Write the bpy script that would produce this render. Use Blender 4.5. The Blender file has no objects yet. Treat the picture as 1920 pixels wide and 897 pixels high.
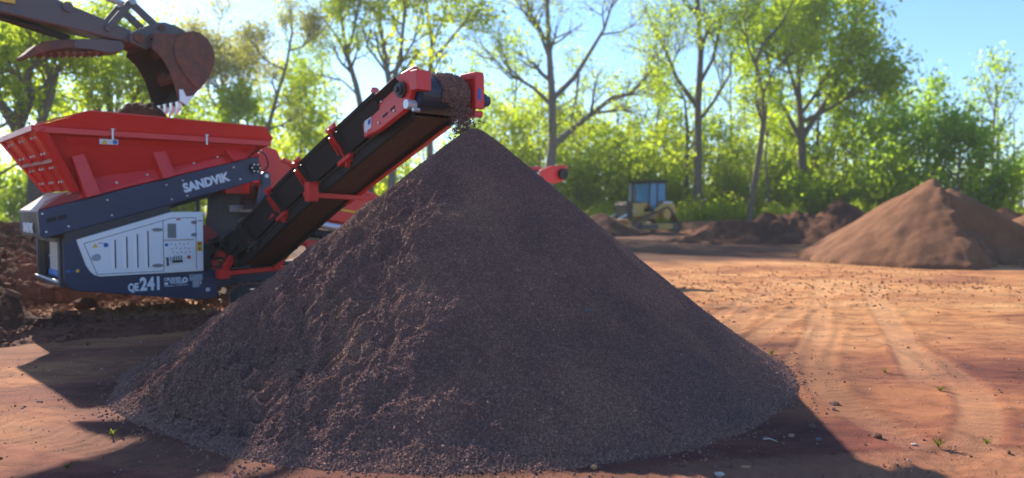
import bpy, bmesh, math, random
import numpy as np
from mathutils import Vector, Matrix, Euler

# ------------------------------------------------------------------ camera, sky, sun, exposure
SC = bpy.context.scene
COL = SC.collection
R = math.radians
PI = math.pi

cam_d = bpy.data.cameras.new('camera')
cam = bpy.data.objects.new('camera', cam_d)
COL.objects.link(cam)
cam.location = (0, 0, 1.6)
cam.rotation_euler = (R(90 - 2.53), 0, 0)
cam_d.sensor_width = 36.0
cam_d.lens = 26.1
cam_d.clip_start = 0.05
cam_d.clip_end = 3000
cam_d.dof.use_dof = True
cam_d.dof.focus_distance = 6.0
cam_d.dof.aperture_fstop = 0.95
SC.camera = cam

SUN_ELEV, SUN_AZ = R(30), R(36)            # azimuth: degrees to the left of +Y
sun_dir = Vector((-math.sin(SUN_AZ) * math.cos(SUN_ELEV), math.cos(SUN_AZ) * math.cos(SUN_ELEV), math.sin(SUN_ELEV)))
world = bpy.data.worlds.new('World')
SC.world = world
world.use_nodes = True
wt = world.node_tree
wt.nodes.clear()
wo = wt.nodes.new('ShaderNodeOutputWorld')
wb = wt.nodes.new('ShaderNodeBackground')
sky = wt.nodes.new('ShaderNodeTexSky')
sky.sky_type = 'NISHITA'
sky.sun_disc = False
sky.sun_elevation = SUN_ELEV
sky.sun_rotation = -SUN_AZ
sky.air_density = 1.0
sky.dust_density = 0.3
sky.ozone_density = 1.6
wb.inputs['Strength'].default_value = 0.118
tint = wt.nodes.new('ShaderNodeMix'); tint.data_type = 'RGBA'; tint.blend_type = 'MULTIPLY'      # the photograph's cool, cyan white balance
tint.inputs[0].default_value = 1.0; tint.inputs[7].default_value = (0.58, 0.78, 1.03, 1)
wt.links.new(sky.outputs[0], tint.inputs[6])
wt.links.new(tint.outputs[2], wb.inputs['Color'])
wt.links.new(wb.outputs[0], wo.inputs['Surface'])

sl = bpy.data.lights.new('sun', 'SUN')
sl.energy = 5.0
sl.angle = R(0.53)
sl.color = (1.0, 0.90, 0.76)
sun = bpy.data.objects.new('sun', sl)
COL.objects.link(sun)
sun.location = sun_dir * 80
sun.rotation_euler = (-sun_dir).to_track_quat('-Z', 'Y').to_euler()

SC.view_settings.view_transform = 'Standard'
SC.view_settings.look = 'None'
SC.view_settings.exposure = 1.08
SC.view_settings.gamma = 1
SC.cycles.use_denoising = True
SC.cycles.max_bounces = 8
SC.cycles.transparent_max_bounces = 6

# ------------------------------------------------------------------ noise
def _hash(ix, iy, seed):
    h = (ix.astype(np.int64) * 374761393 + iy.astype(np.int64) * 668265263 + seed * 1442695041) & 0xFFFFFFFF
    h = ((h ^ (h >> 13)) * 1274126177) & 0xFFFFFFFF
    h = (h ^ (h >> 16)) & 0xFFFFFFFF
    return h

def perlin(x, y, seed=0):
    x = np.asarray(x, float); y = np.asarray(y, float)
    x0 = np.floor(x); y0 = np.floor(y)
    fx = x - x0; fy = y - y0
    def g(ix, iy, dx, dy):
        a = _hash(ix, iy, seed) / 4294967296.0 * 2 * PI
        return np.cos(a) * dx + np.sin(a) * dy
    u = fx * fx * fx * (fx * (fx * 6 - 15) + 10); v = fy * fy * fy * (fy * (fy * 6 - 15) + 10)
    n00 = g(x0, y0, fx, fy); n10 = g(x0 + 1, y0, fx - 1, fy)
    n01 = g(x0, y0 + 1, fx, fy - 1); n11 = g(x0 + 1, y0 + 1, fx - 1, fy - 1)
    return (n00 * (1 - u) + n10 * u) * (1 - v) + (n01 * (1 - u) + n11 * u) * v

def fbm(x, y, octs=4, seed=0, gain=0.5):
    r = 0; a = 1.0
    for k in range(octs):
        r = r + a * perlin(x * 2 ** k + 17.3 * k, y * 2 ** k - 9.1 * k, seed + k)
        a *= gain
    return r

def ridged(x, y, octs=4, seed=0):
    r = 0; a = 1.0
    for k in range(octs):
        r = r + a * (0.5 - np.abs(perlin(x * 2 ** k + 5.3 * k, y * 2 ** k + 3.7 * k, seed + k)) * 1.6)
        a *= 0.5
    return r

def sstep(a, b, x):
    t = np.clip((x - a) / (b - a), 0, 1)
    return t * t * (3 - 2 * t)

# ------------------------------------------------------------------ materials
MATS = {}

def nodes_mat(name):
    m = bpy.data.materials.new(name)
    m.use_nodes = True
    nt = m.node_tree
    return m, nt, nt.nodes['Principled BSDF']

def nd(nt, t, **kw):
    n = nt.nodes.new(t)
    for k, v in kw.items():
        if k.startswith('i_'):
            n.inputs[k[2:].replace('_', ' ')].default_value = v
        else:
            setattr(n, k, v)
    return n

def noise(nt, scale, detail=4, rough=0.55, vec=None, dist=0.0):
    n = nd(nt, 'ShaderNodeTexNoise')
    n.inputs['Scale'].default_value = scale
    n.inputs['Detail'].default_value = detail
    n.inputs['Roughness'].default_value = rough
    n.inputs['Distortion'].default_value = dist
    if vec is not None:
        nt.links.new(vec, n.inputs['Vector'])
    return n

def ramp(nt, fac, stops):
    r = nd(nt, 'ShaderNodeValToRGB')
    cr = r.color_ramp
    while len(cr.elements) > 1:
        cr.elements.remove(cr.elements[-1])
    cr.elements[0].position = stops[0][0]
    c = stops[0][1]
    cr.elements[0].color = (*c, 1) if len(c) == 3 else c
    for p, c in stops[1:]:
        e = cr.elements.new(p)
        e.color = (*c, 1) if len(c) == 3 else c
    nt.links.new(fac, r.inputs[0])
    return r

def mixc(nt, fac, a, b):
    m = nd(nt, 'ShaderNodeMix', data_type='RGBA')
    for sock, v in ((m.inputs[0], fac), (m.inputs[6], a), (m.inputs[7], b)):
        if hasattr(v, 'links'):
            nt.links.new(v, sock)
        elif isinstance(v, (int, float)):
            sock.default_value = v
        else:
            sock.default_value = (*v, 1)
    return m.outputs[2]

def bump(nt, bs, height, strength=0.5, dist=0.02, prev=None):
    b = nd(nt, 'ShaderNodeBump')
    b.inputs['Strength'].default_value = strength
    b.inputs['Distance'].default_value = dist
    nt.links.new(height, b.inputs['Height'])
    if prev is not None:
        nt.links.new(prev, b.inputs['Normal'])
    if bs is not None:
        nt.links.new(b.outputs[0], bs.inputs['Normal'])
    return b.outputs[0]

def geo_pos(nt):
    return nd(nt, 'ShaderNodeNewGeometry').outputs['Position']

def obj_co(nt):
    return nd(nt, 'ShaderNodeTexCoord').outputs['Object']

def paint(name, col, rough=0.4, dust=0.25, dustcol=(0.30, 0.17, 0.11), metallic=0.0, scale=3.0, spec=0.5):
    """weathered machine paint: slight fading, a film of reddish dust, scuffs"""
    m, nt, b = nodes_mat(name)
    co = obj_co(nt)
    n1 = noise(nt, scale, 6, 0.65, co)
    n2 = noise(nt, scale * 9, 5, 0.7, co, 0.4)
    fade = mixc(nt, n1.outputs[0], tuple(c * 0.88 for c in col), tuple(min(1, c * 1.1 + 0.006) for c in col))
    f1 = ramp(nt, n1.outputs[0], [(0.42, (0, 0, 0)), (0.78, (dust, dust, dust))])
    f2 = ramp(nt, n2.outputs[0], [(0.55, (0, 0, 0)), (0.75, (dust * 0.6,) * 3)])
    ad = nd(nt, 'ShaderNodeMath', operation='ADD', use_clamp=True)
    nt.links.new(f1.outputs[0], ad.inputs[0]); nt.links.new(f2.outputs[0], ad.inputs[1])
    c = mixc(nt, ad.outputs[0], fade, dustcol)
    nt.links.new(c, b.inputs['Base Color'])
    rr = nd(nt, 'ShaderNodeMath', operation='MULTIPLY_ADD', use_clamp=True)
    nt.links.new(ad.outputs[0], rr.inputs[0]); rr.inputs[1].default_value = 0.6; rr.inputs[2].default_value = rough
    nt.links.new(rr.outputs[0], b.inputs['Roughness'])
    b.inputs['Metallic'].default_value = metallic
    b.inputs['Specular IOR Level'].default_value = spec
    bump(nt, b, n2.outputs[0], 0.12, 0.004)
    MATS[name] = m
    return m

def flat(name, col, rough=0.6, metallic=0.0):
    m, nt, b = nodes_mat(name)
    n1 = noise(nt, 30, 3, 0.6, obj_co(nt))
    c = mixc(nt, n1.outputs[0], tuple(x * 0.85 for x in col), tuple(min(1, x * 1.15) for x in col))
    nt.links.new(c, b.inputs['Base Color'])
    b.inputs['Roughness'].default_value = rough
    b.inputs['Metallic'].default_value = metallic
    MATS[name] = m
    return m

paint('red', (0.74, 0.019, 0.017), 0.34, 0.15, (0.34, 0.10, 0.065))
paint('red_worn', (0.36, 0.022, 0.016), 0.5, 0.5, (0.22, 0.11, 0.08))
paint('navy', (0.026, 0.040, 0.088), 0.42, 0.12, (0.16, 0.11, 0.09))
paint('white', (0.88, 0.89, 0.89), 0.4, 0.10, (0.42, 0.33, 0.27))
paint('cream', (0.60, 0.57, 0.50), 0.5, 0.2)
paint('dark_steel', (0.045, 0.043, 0.046), 0.5, 0.35, (0.12, 0.075, 0.06))
paint('worn_plate', (0.60, 0.42, 0.33), 0.5, 0.7, (0.42, 0.20, 0.11), scale=5)
paint('chute_rubber', (0.075, 0.07, 0.068), 0.62, 0.4, (0.22, 0.18, 0.15), scale=4)
paint('grey_steel', (0.30, 0.31, 0.33), 0.35, 0.25, metallic=0.6)
paint('silver', (0.62, 0.63, 0.65), 0.3, 0.1, metallic=0.5)
paint('track_steel', (0.16, 0.085, 0.06), 0.65, 0.6, (0.30, 0.16, 0.10), scale=8)
paint('yellow', (0.62, 0.40, 0.035), 0.45, 0.2)
paint('cat_yellow', (0.55, 0.33, 0.06), 0.5, 0.4, (0.30, 0.19, 0.12))
paint('boom_grey', (0.085, 0.08, 0.085), 0.5, 0.3, (0.17, 0.12, 0.10))
paint('bucket_rust', (0.085, 0.042, 0.032), 0.65, 0.9, (0.24, 0.105, 0.06), scale=6)
paint('bucket_inner', (0.03, 0.018, 0.015), 0.8, 0.4, (0.10, 0.05, 0.035), scale=5)
flat('black_rubber', (0.018, 0.017, 0.019), 0.7)
flat('black', (0.012, 0.012, 0.013), 0.6)
flat('belt_sky_sheen', (0.022, 0.027, 0.042), 0.38)  # bluish base colour stands for sky reflected on the black rubber
flat('motor_blue', (0.02, 0.04, 0.10), 0.4)
flat('letter_white', (0.72, 0.78, 0.84), 0.5)
flat('decal_grey', (0.34, 0.38, 0.43), 0.5)
flat('decal_yellow', (0.75, 0.50, 0.03), 0.5)
flat('decal_blue', (0.02, 0.13, 0.45), 0.5)
flat('decal_red', (0.55, 0.03, 0.03), 0.5)
flat('strip_blue', (0.05, 0.20, 0.60), 0.5)
flat('bolt_steel', (0.55, 0.56, 0.58), 0.35, 0.7)
flat('display_grey', (0.22, 0.23, 0.23), 0.35)

def belt_material():
    m, nt, b = nodes_mat('belt_underside')
    co = obj_co(nt)
    mp = nd(nt, 'ShaderNodeMapping'); mp.inputs['Scale'].default_value = (14, 1.2, 1.2)
    nt.links.new(co, mp.inputs[0])
    n1 = noise(nt, 1.5, 6, 0.7, mp.outputs[0])
    c = ramp(nt, n1.outputs[0], [(0.3, (0.075, 0.034, 0.028)), (0.7, (0.13, 0.056, 0.044))])
    nt.links.new(c.outputs[0], b.inputs['Base Color'])
    b.inputs['Roughness'].default_value = 0.75
    MATS['belt_underside'] = m
belt_material()

def glass_material():
    m, nt, b = nodes_mat('cab_glass')
    b.inputs['Base Color'].default_value = (0.03, 0.19, 0.33, 1)
    b.inputs['Roughness'].default_value = 0.2
    b.inputs['Metallic'].default_value = 0.0
    b.inputs['Specular IOR Level'].default_value = 0.4
    MATS['cab_glass'] = m
glass_material()

def soil_material(name, dark, mid, light, scale=2.0, bumpd=0.03, wet=None):
    m, nt, b = nodes_mat(name)
    p = geo_pos(nt)
    n1 = noise(nt, scale, 7, 0.65, p, 0.3)
    n2 = noise(nt, scale * 14, 6, 0.7, p)
    c1 = ramp(nt, n1.outputs[0], [(0.3, dark), (0.5, mid), (0.72, light)])
    c2 = mixc(nt, 0.35, c1.outputs[0], ramp(nt, n2.outputs[0], [(0.3, dark), (0.7, light)]).outputs[0])
    nt.links.new(c2, b.inputs['Base Color'])
    b.inputs['Roughness'].default_value = 0.95
    b.inputs['Specular IOR Level'].default_value = 0.15
    vo = nd(nt, 'ShaderNodeTexVoronoi'); vo.inputs['Scale'].default_value = scale * 22
    nt.links.new(p, vo.inputs['Vector'])
    b1 = bump(nt, None, n2.outputs[0], 0.9, bumpd)
    bump(nt, b, vo.outputs['Distance'], 0.4, bumpd * 0.5, b1)
    MATS[name] = m
    return m

soil_material('soil_dark', (0.042, 0.019, 0.013), (0.085, 0.037, 0.024), (0.19, 0.078, 0.043), 1.6, 0.05)
soil_material('soil_clod', (0.085, 0.036, 0.026), (0.16, 0.066, 0.044), (0.27, 0.115, 0.07), 3.0, 0.015)
soil_material('soil_brown', (0.135, 0.060, 0.032), (0.19, 0.088, 0.046), (0.26, 0.125, 0.066), 1.4, 0.02)
soil_material('soil_orange', (0.22, 0.10, 0.05), (0.33, 0.155, 0.075), (0.45, 0.23, 0.115), 3.0, 0.015)
soil_material('soil_mid', (0.05, 0.022, 0.015), (0.10, 0.043, 0.027), (0.26, 0.115, 0.06), 0.9, 0.06)
soil_material('stone_pale', (0.35, 0.27, 0.22), (0.48, 0.40, 0.34), (0.62, 0.56, 0.50), 12, 0.004)
soil_material('stone_orange', (0.30, 0.13, 0.06), (0.42, 0.20, 0.10), (0.55, 0.32, 0.18), 12, 0.004)
soil_material('stone_grey', (0.12, 0.11, 0.11), (0.17, 0.155, 0.155), (0.22, 0.20, 0.20), 12, 0.004)

def gravel_material():
    m, nt, b = nodes_mat('gravel')
    p = geo_pos(nt)
    oi = nd(nt, 'ShaderNodeObjectInfo')
    at = nd(nt, 'ShaderNodeAttribute', attribute_name='tone', attribute_type='INSTANCER')
    n1 = noise(nt, 1.1, 5, 0.6, p, 0.5)
    n2 = noise(nt, 55, 3, 0.6, p)
    big = ramp(nt, n1.outputs[0], [(0.34, (0.225, 0.128, 0.110)), (0.50, (0.27, 0.146, 0.114)), (0.68, (0.34, 0.185, 0.130))])
    tone = ramp(nt, at.outputs['Fac'], [(0.0, (0.58, 0.57, 0.57)), (0.5, (0.92, 0.91, 0.91)), (0.96, (1.25, 1.22, 1.2)), (1.0, (1.8, 1.7, 1.6))])
    mu = nd(nt, 'ShaderNodeMix', data_type='RGBA', blend_type='MULTIPLY')
    mu.inputs[0].default_value = 1.0
    nt.links.new(big.outputs[0], mu.inputs[6]); nt.links.new(tone.outputs[0], mu.inputs[7])
    nt.links.new(mu.outputs[2], b.inputs['Base Color'])
    b.inputs['Roughness'].default_value = 0.9
    b.inputs['Specular IOR Level'].default_value = 0.12
    bump(nt, b, n2.outputs[0], 0.5, 0.006)
    MATS['gravel'] = m
    # the bed below the loose pebbles, darkened to read as shade between them
    m, nt, b = nodes_mat('gravel_bed')
    p = geo_pos(nt)
    n1 = noise(nt, 1.1, 5, 0.6, p, 0.5)
    big = ramp(nt, n1.outputs[0], [(0.34, (0.15, 0.085, 0.073)), (0.50, (0.18, 0.098, 0.078)), (0.68, (0.22, 0.122, 0.088))])
    nt.links.new(big.outputs[0], b.inputs['Base Color'])
    b.inputs['Roughness'].default_value = 0.9
    b.inputs['Specular IOR Level'].default_value = 0.2
    n2 = noise(nt, 60, 5, 0.7, p)
    vo = nd(nt, 'ShaderNodeTexVoronoi'); vo.inputs['Scale'].default_value = 75
    nt.links.new(p, vo.inputs['Vector'])
    b1 = bump(nt, None, vo.outputs['Distance'], 1.0, 0.012)
    bump(nt, b, n2.outputs[0], 0.8, 0.01, b1)
    MATS['gravel_bed'] = m
gravel_material()

def ground_material():
    m, nt, b = nodes_mat('clay')
    p = geo_pos(nt)
    mp = nd(nt, 'ShaderNodeMapping'); mp.inputs['Scale'].default_value = (0.55, 1.0, 1)
    mp.inputs['Rotation'].default_value = (0, 0, R(-8))
    nt.links.new(p, mp.inputs[0])
    n1 = noise(nt, 0.55, 8, 0.62, mp.outputs[0], 0.6)
    n2 = noise(nt, 3.5, 7, 0.68, mp.outputs[0], 0.8)
    n3 = noise(nt, 70, 6, 0.75, p)
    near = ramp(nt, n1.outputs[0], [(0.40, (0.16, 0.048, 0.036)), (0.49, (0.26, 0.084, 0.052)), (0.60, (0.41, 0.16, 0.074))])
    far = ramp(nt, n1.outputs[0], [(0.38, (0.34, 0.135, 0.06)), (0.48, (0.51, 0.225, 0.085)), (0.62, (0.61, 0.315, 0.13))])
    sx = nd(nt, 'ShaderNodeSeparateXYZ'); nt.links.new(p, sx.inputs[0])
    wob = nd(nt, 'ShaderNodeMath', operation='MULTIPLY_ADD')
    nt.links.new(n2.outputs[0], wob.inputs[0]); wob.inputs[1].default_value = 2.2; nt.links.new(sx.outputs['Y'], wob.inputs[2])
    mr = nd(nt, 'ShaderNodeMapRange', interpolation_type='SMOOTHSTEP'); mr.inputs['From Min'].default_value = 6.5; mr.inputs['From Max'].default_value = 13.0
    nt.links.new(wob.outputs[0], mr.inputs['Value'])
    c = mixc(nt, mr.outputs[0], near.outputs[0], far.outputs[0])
    n2r = ramp(nt, n2.outputs[0], [(0.34, (0.48, 0.42, 0.40)), (0.47, (0.92, 0.9, 0.9)), (0.62, (1.2, 1.18, 1.14))])
    mu = nd(nt, 'ShaderNodeMix', data_type='RGBA', blend_type='MULTIPLY'); mu.inputs[0].default_value = 0.85
    nt.links.new(c, mu.inputs[6]); nt.links.new(n2r.outputs[0], mu.inputs[7])
    n3r = ramp(nt, n3.outputs[0], [(0.3, (0.72, 0.7, 0.7)), (0.6, (1.05, 1.05, 1.05)), (0.78, (1.35, 1.3, 1.25))])
    mu2 = nd(nt, 'ShaderNodeMix', data_type='RGBA', blend_type='MULTIPLY'); mu2.inputs[0].default_value = 0.7
    nt.links.new(mu.outputs[2], mu2.inputs[6]); nt.links.new(n3r.outputs[0], mu2.inputs[7])
    at = nd(nt, 'ShaderNodeAttribute', attribute_name='worn')
    c2 = mixc(nt, at.outputs['Fac'], mu2.outputs[2], (0.60, 0.33, 0.17))
    at2 = nd(nt, 'ShaderNodeAttribute', attribute_name='damp')
    c3 = mixc(nt, at2.outputs['Fac'], c2, (0.085, 0.034, 0.024))
    nt.links.new(c3, b.inputs['Base Color'])
    b.inputs['Roughness'].default_value = 0.93
    b.inputs['Specular IOR Level'].default_value = 0.2
    b1 = bump(nt, None, n2.outputs[0], 0.45, 0.03)
    bump(nt, b, n3.outputs[0], 1.0, 0.018, b1)
    MATS['clay'] = m
ground_material()

def leaf_material(name, dcol, tcol, var=0.35, dark=0.0):
    m, nt, b = nodes_mat(name)
    nt.nodes.remove(b)
    out = nt.nodes['Material Output']
    p = geo_pos(nt)
    n1 = noise(nt, 0.45, 3, 0.6, p)
    n2 = noise(nt, 4.0, 2, 0.6, p)
    oi = nd(nt, 'ShaderNodeObjectInfo')
    a = nd(nt, 'ShaderNodeMath', operation='ADD'); nt.links.new(n1.outputs[0], a.inputs[0]); nt.links.new(n2.outputs[0], a.inputs[1])
    a2 = nd(nt, 'ShaderNodeMath', operation='MULTIPLY_ADD'); nt.links.new(oi.outputs['Random'], a2.inputs[0]); a2.inputs[1].default_value = 0.3; nt.links.new(a.outputs[0], a2.inputs[2])
    lo = 1 - var; hi = 1 + var
    f = ramp(nt, a2.outputs[0], [(0.0, (0, 0, 0)), (0.75, (0.0, 0.0, 0.0)), (1.0, (0.5,) * 3)])
    f.color_ramp.elements[1].position = 0.8
    mr = nd(nt, 'ShaderNodeMapRange'); mr.inputs['From Min'].default_value = 0.75; mr.inputs['From Max'].default_value = 1.5
    nt.links.new(a2.outputs[0], mr.inputs['Value'])
    dc = mixc(nt, mr.outputs[0], (dcol[0] * lo, dcol[1] * (lo + 0.1), dcol[2] * lo), (dcol[0] * (hi + 0.25), dcol[1] * hi, dcol[2] * 0.9))
    tc = mixc(nt, mr.outputs[0], (tcol[0] * lo, tcol[1] * (lo + 0.1), tcol[2] * lo), (tcol[0] * (hi + 0.25), tcol[1] * hi, tcol[2] * 0.9))
    nt.nodes.remove(f)
    d = nd(nt, 'ShaderNodeBsdfDiffuse'); t = nd(nt, 'ShaderNodeBsdfTranslucent')
    nt.links.new(dc, d.inputs['Color']); nt.links.new(tc, t.inputs['Color'])
    mx = nd(nt, 'ShaderNodeMixShader'); mx.inputs[0].default_value = 0.74
    nt.links.new(d.outputs[0], mx.inputs[1]); nt.links.new(t.outputs[0], mx.inputs[2])
    nt.links.new(mx.outputs[0], out.inputs['Surface'])
    MATS[name] = m
leaf_material('leaf_yellow', (0.10, 0.135, 0.014), (0.47, 0.62, 0.045))
leaf_material('leaf_lime', (0.09, 0.13, 0.012), (0.42, 0.60, 0.03))
leaf_material('leaf_green', (0.08, 0.125, 0.02), (0.38, 0.60, 0.06))
leaf_material('leaf_pale', (0.12, 0.13, 0.05), (0.45, 0.48, 0.14))
leaf_material('weed', (0.085, 0.10, 0.03), (0.14, 0.17, 0.04))
leaf_material('grass', (0.10, 0.13, 0.02), (0.30, 0.36, 0.05))
def bark(name, a, c):
    m, nt, b = nodes_mat(name)
    n1 = noise(nt, 6, 6, 0.7, obj_co(nt))
    cc = ramp(nt, n1.outputs[0], [(0.3, a), (0.7, c)])
    nt.links.new(cc.outputs[0], b.inputs['Base Color']); b.inputs['Roughness'].default_value = 0.9
    bump(nt, b, n1.outputs[0], 0.6, 0.03)
    MATS[name] = m
bark('bark', (0.07, 0.055, 0.042), (0.16, 0.125, 0.095))
bark('bark_grey', (0.10, 0.085, 0.07), (0.22, 0.19, 0.16))

# ------------------------------------------------------------------ object helpers
def setp(o, label=None, cat=None, group=None, kind=None):
    if label: o['label'] = label
    if cat: o['category'] = cat
    if group: o['group'] = group
    if kind: o['kind'] = kind
    return o

def thing(name, label, cat, loc=(0, 0, 0), rotz=0.0, group=None):
    o = bpy.data.objects.new(name, None)
    o.empty_display_size = 0.3
    COL.objects.link(o)
    o.location = loc; o.rotation_euler = (0, 0, rotz)
    return setp(o, label, cat, group)

def link_mesh(name, me, parent=None):
    o = bpy.data.objects.new(name, me)
    COL.objects.link(o)
    if parent is not None:
        o.parent = parent
    return o

def np_mesh(name, verts, faces, mat, smooth=False):
    """verts (n,3) float array, faces (m,k) int array, all faces with the same k"""
    verts = np.asarray(verts, np.float32); faces = np.asarray(faces, np.int32)
    me = bpy.data.meshes.new(name)
    k = faces.shape[1]
    me.vertices.add(len(verts)); me.vertices.foreach_set('co', verts.ravel())
    me.loops.add(faces.size); me.loops.foreach_set('vertex_index', faces.ravel())
    me.polygons.add(len(faces))
    me.polygons.foreach_set('loop_start', np.arange(0, faces.size, k, dtype=np.int32))
    try:
        me.polygons.foreach_set('loop_total', np.full(len(faces), k, dtype=np.int32))
    except Exception:
        pass
    if smooth:
        me.polygons.foreach_set('use_smooth', np.ones(len(faces), dtype=bool))
    me.update(calc_edges=True)
    me.validate()
    if isinstance(mat, str): mat = MATS[mat]
    me.materials.append(mat)
    return me

def float_attr(me, name, vals):
    a = me.attributes.new(name, 'FLOAT', 'POINT')
    a.data.foreach_set('value', np.asarray(vals, np.float32))

class MB:
    """collects simple solids and links them as ONE mesh object"""
    def __init__(s):
        s.v = []; s.f = []
    def add(s, verts, faces):
        o = len(s.v)
        s.v += [tuple(p) for p in verts]
        s.f += [tuple(i + o for i in f) for f in faces]
        return s
    def box(s, x0, x1, y0, y1, z0, z1, M=None):
        P = [(x0, y0, z0), (x1, y0, z0), (x1, y1, z0), (x0, y1, z0), (x0, y0, z1), (x1, y0, z1), (x1, y1, z1), (x0, y1, z1)]
        if M is not None: P = [tuple(M @ Vector(p)) for p in P]
        return s.add(P, [(0, 3, 2, 1), (4, 5, 6, 7), (0, 1, 5, 4), (1, 2, 6, 5), (2, 3, 7, 6), (3, 0, 4, 7)])
    def loft(s, A, B):
        """solid between two matching closed outlines"""
        n = len(A)
        F = [tuple(range(n))[::-1], tuple(range(n, 2 * n))]
        for i in range(n):
            j = (i + 1) % n
            F.append((i, j, n + j, n + i))
        return s.add(list(A) + list(B), F)
    def plate(s, pts, vec):
        return s.loft(pts, [tuple(Vector(p) + Vector(vec)) for p in pts])
    def tube(s, pts, r, n=8, cap=True):
        pts = [Vector(p) for p in pts]
        rr = r if isinstance(r, (list, tuple)) else [r] * len(pts)
        o = len(s.v); V = []; F = []
        up = None
        for i, p in enumerate(pts):
            a = pts[max(i - 1, 0)]; b = pts[min(i + 1, len(pts) - 1)]
            t = (b - a).normalized()
            if up is None:
                up = Vector((0, 0, 1)) if abs(t.z) < 0.9 else Vector((1, 0, 0))
            x = t.cross(up).normalized(); y = x.cross(t).normalized(); up = y
            for k in range(n):
                g = 2 * PI * k / n
                V.append(tuple(p + (x * math.cos(g) + y * math.sin(g)) * rr[i]))
        for i in range(len(pts) - 1):
            for k in range(n):
                k2 = (k + 1) % n
                F.append((i * n + k, i * n + k2, (i + 1) * n + k2, (i + 1) * n + k))
        if cap:
            F.append(tuple(range(n))[::-1]); F.append(tuple(range((len(pts) - 1) * n, len(pts) * n)))
        return s.add(V, F)
    def bar(s, a, b, w, h, up=(0, 0, 1)):
        """rectangular bar from a to b, w across, h along up"""
        a = Vector(a); b = Vector(b); t = (b - a).normalized(); up = Vector(up)
        x = t.cross(up).normalized(); y = x.cross(t).normalized()
        q = [(-w / 2, -h / 2), (w / 2, -h / 2), (w / 2, h / 2), (-w / 2, h / 2)]
        return s.loft([tuple(a + x * i + y * j) for i, j in q], [tuple(b + x * i + y * j) for i, j in q])
    def build(s, name, mat, parent=None, bevel=0.0, smooth=False, seg=1):
        me = bpy.data.meshes.new(name)
        me.from_pydata(s.v, [], s.f)
        me.update()
        bm = bmesh.new(); bm.from_mesh(me)
        bmesh.ops.recalc_face_normals(bm, faces=bm.faces)
        bm.to_mesh(me); bm.free()
        me.materials.append(MATS[mat] if isinstance(mat, str) else mat)
        if smooth:
            for p in me.polygons: p.use_smooth = True
        o = link_mesh(name, me, parent)
        if bevel > 0:
            b = o.modifiers.new('bevel', 'BEVEL'); b.width = bevel; b.segments = seg; b.limit_method = 'ANGLE'; b.angle_limit = R(35)
        return o

def text_mesh(name, body, size, mat, parent, M, offset=0.0, extrude=0.002, sx=1.0, spacing=1.0, shear=0.0):
    cu = bpy.data.curves.new(name, 'FONT')
    cu.body = body; cu.size = size; cu.offset = offset; cu.extrude = extrude; cu.space_character = spacing; cu.shear = shear
    cu.resolution_u = 3
    tmp = bpy.data.objects.new('tmp_text', cu)
    COL.objects.link(tmp)
    dg = bpy.context.evaluated_depsgraph_get()
    me = bpy.data.meshes.new_from_object(tmp.evaluated_get(dg))
    bpy.data.objects.remove(tmp); bpy.data.curves.remove(cu)
    me.name = name
    me.transform(Matrix.Diagonal((sx, 1, 1, 1)))
    me.transform(M)
    me.materials.clear(); me.materials.append(MATS[mat])
    return link_mesh(name, me, parent)

def rock_mesh(name, seed, mat, sub=1, flat_=0.75, rough=0.35):
    rng = random.Random(seed)
    bm = bmesh.new()
    bmesh.ops.create_icosphere(bm, subdivisions=sub, radius=1.0)
    sx, sy, sz = rng.uniform(0.8, 1.25), rng.uniform(0.7, 1.1), rng.uniform(flat_ * 0.8, flat_ * 1.15)
    for v in bm.verts:
        k = 1 + rng.uniform(-rough, rough)
        v.co = Vector((v.co.x * sx * k, v.co.y * sy * k, v.co.z * sz * k))
    me = bpy.data.meshes.new(name)
    bm.to_mesh(me); bm.free()
    me.materials.append(MATS[mat])
    return me

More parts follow.
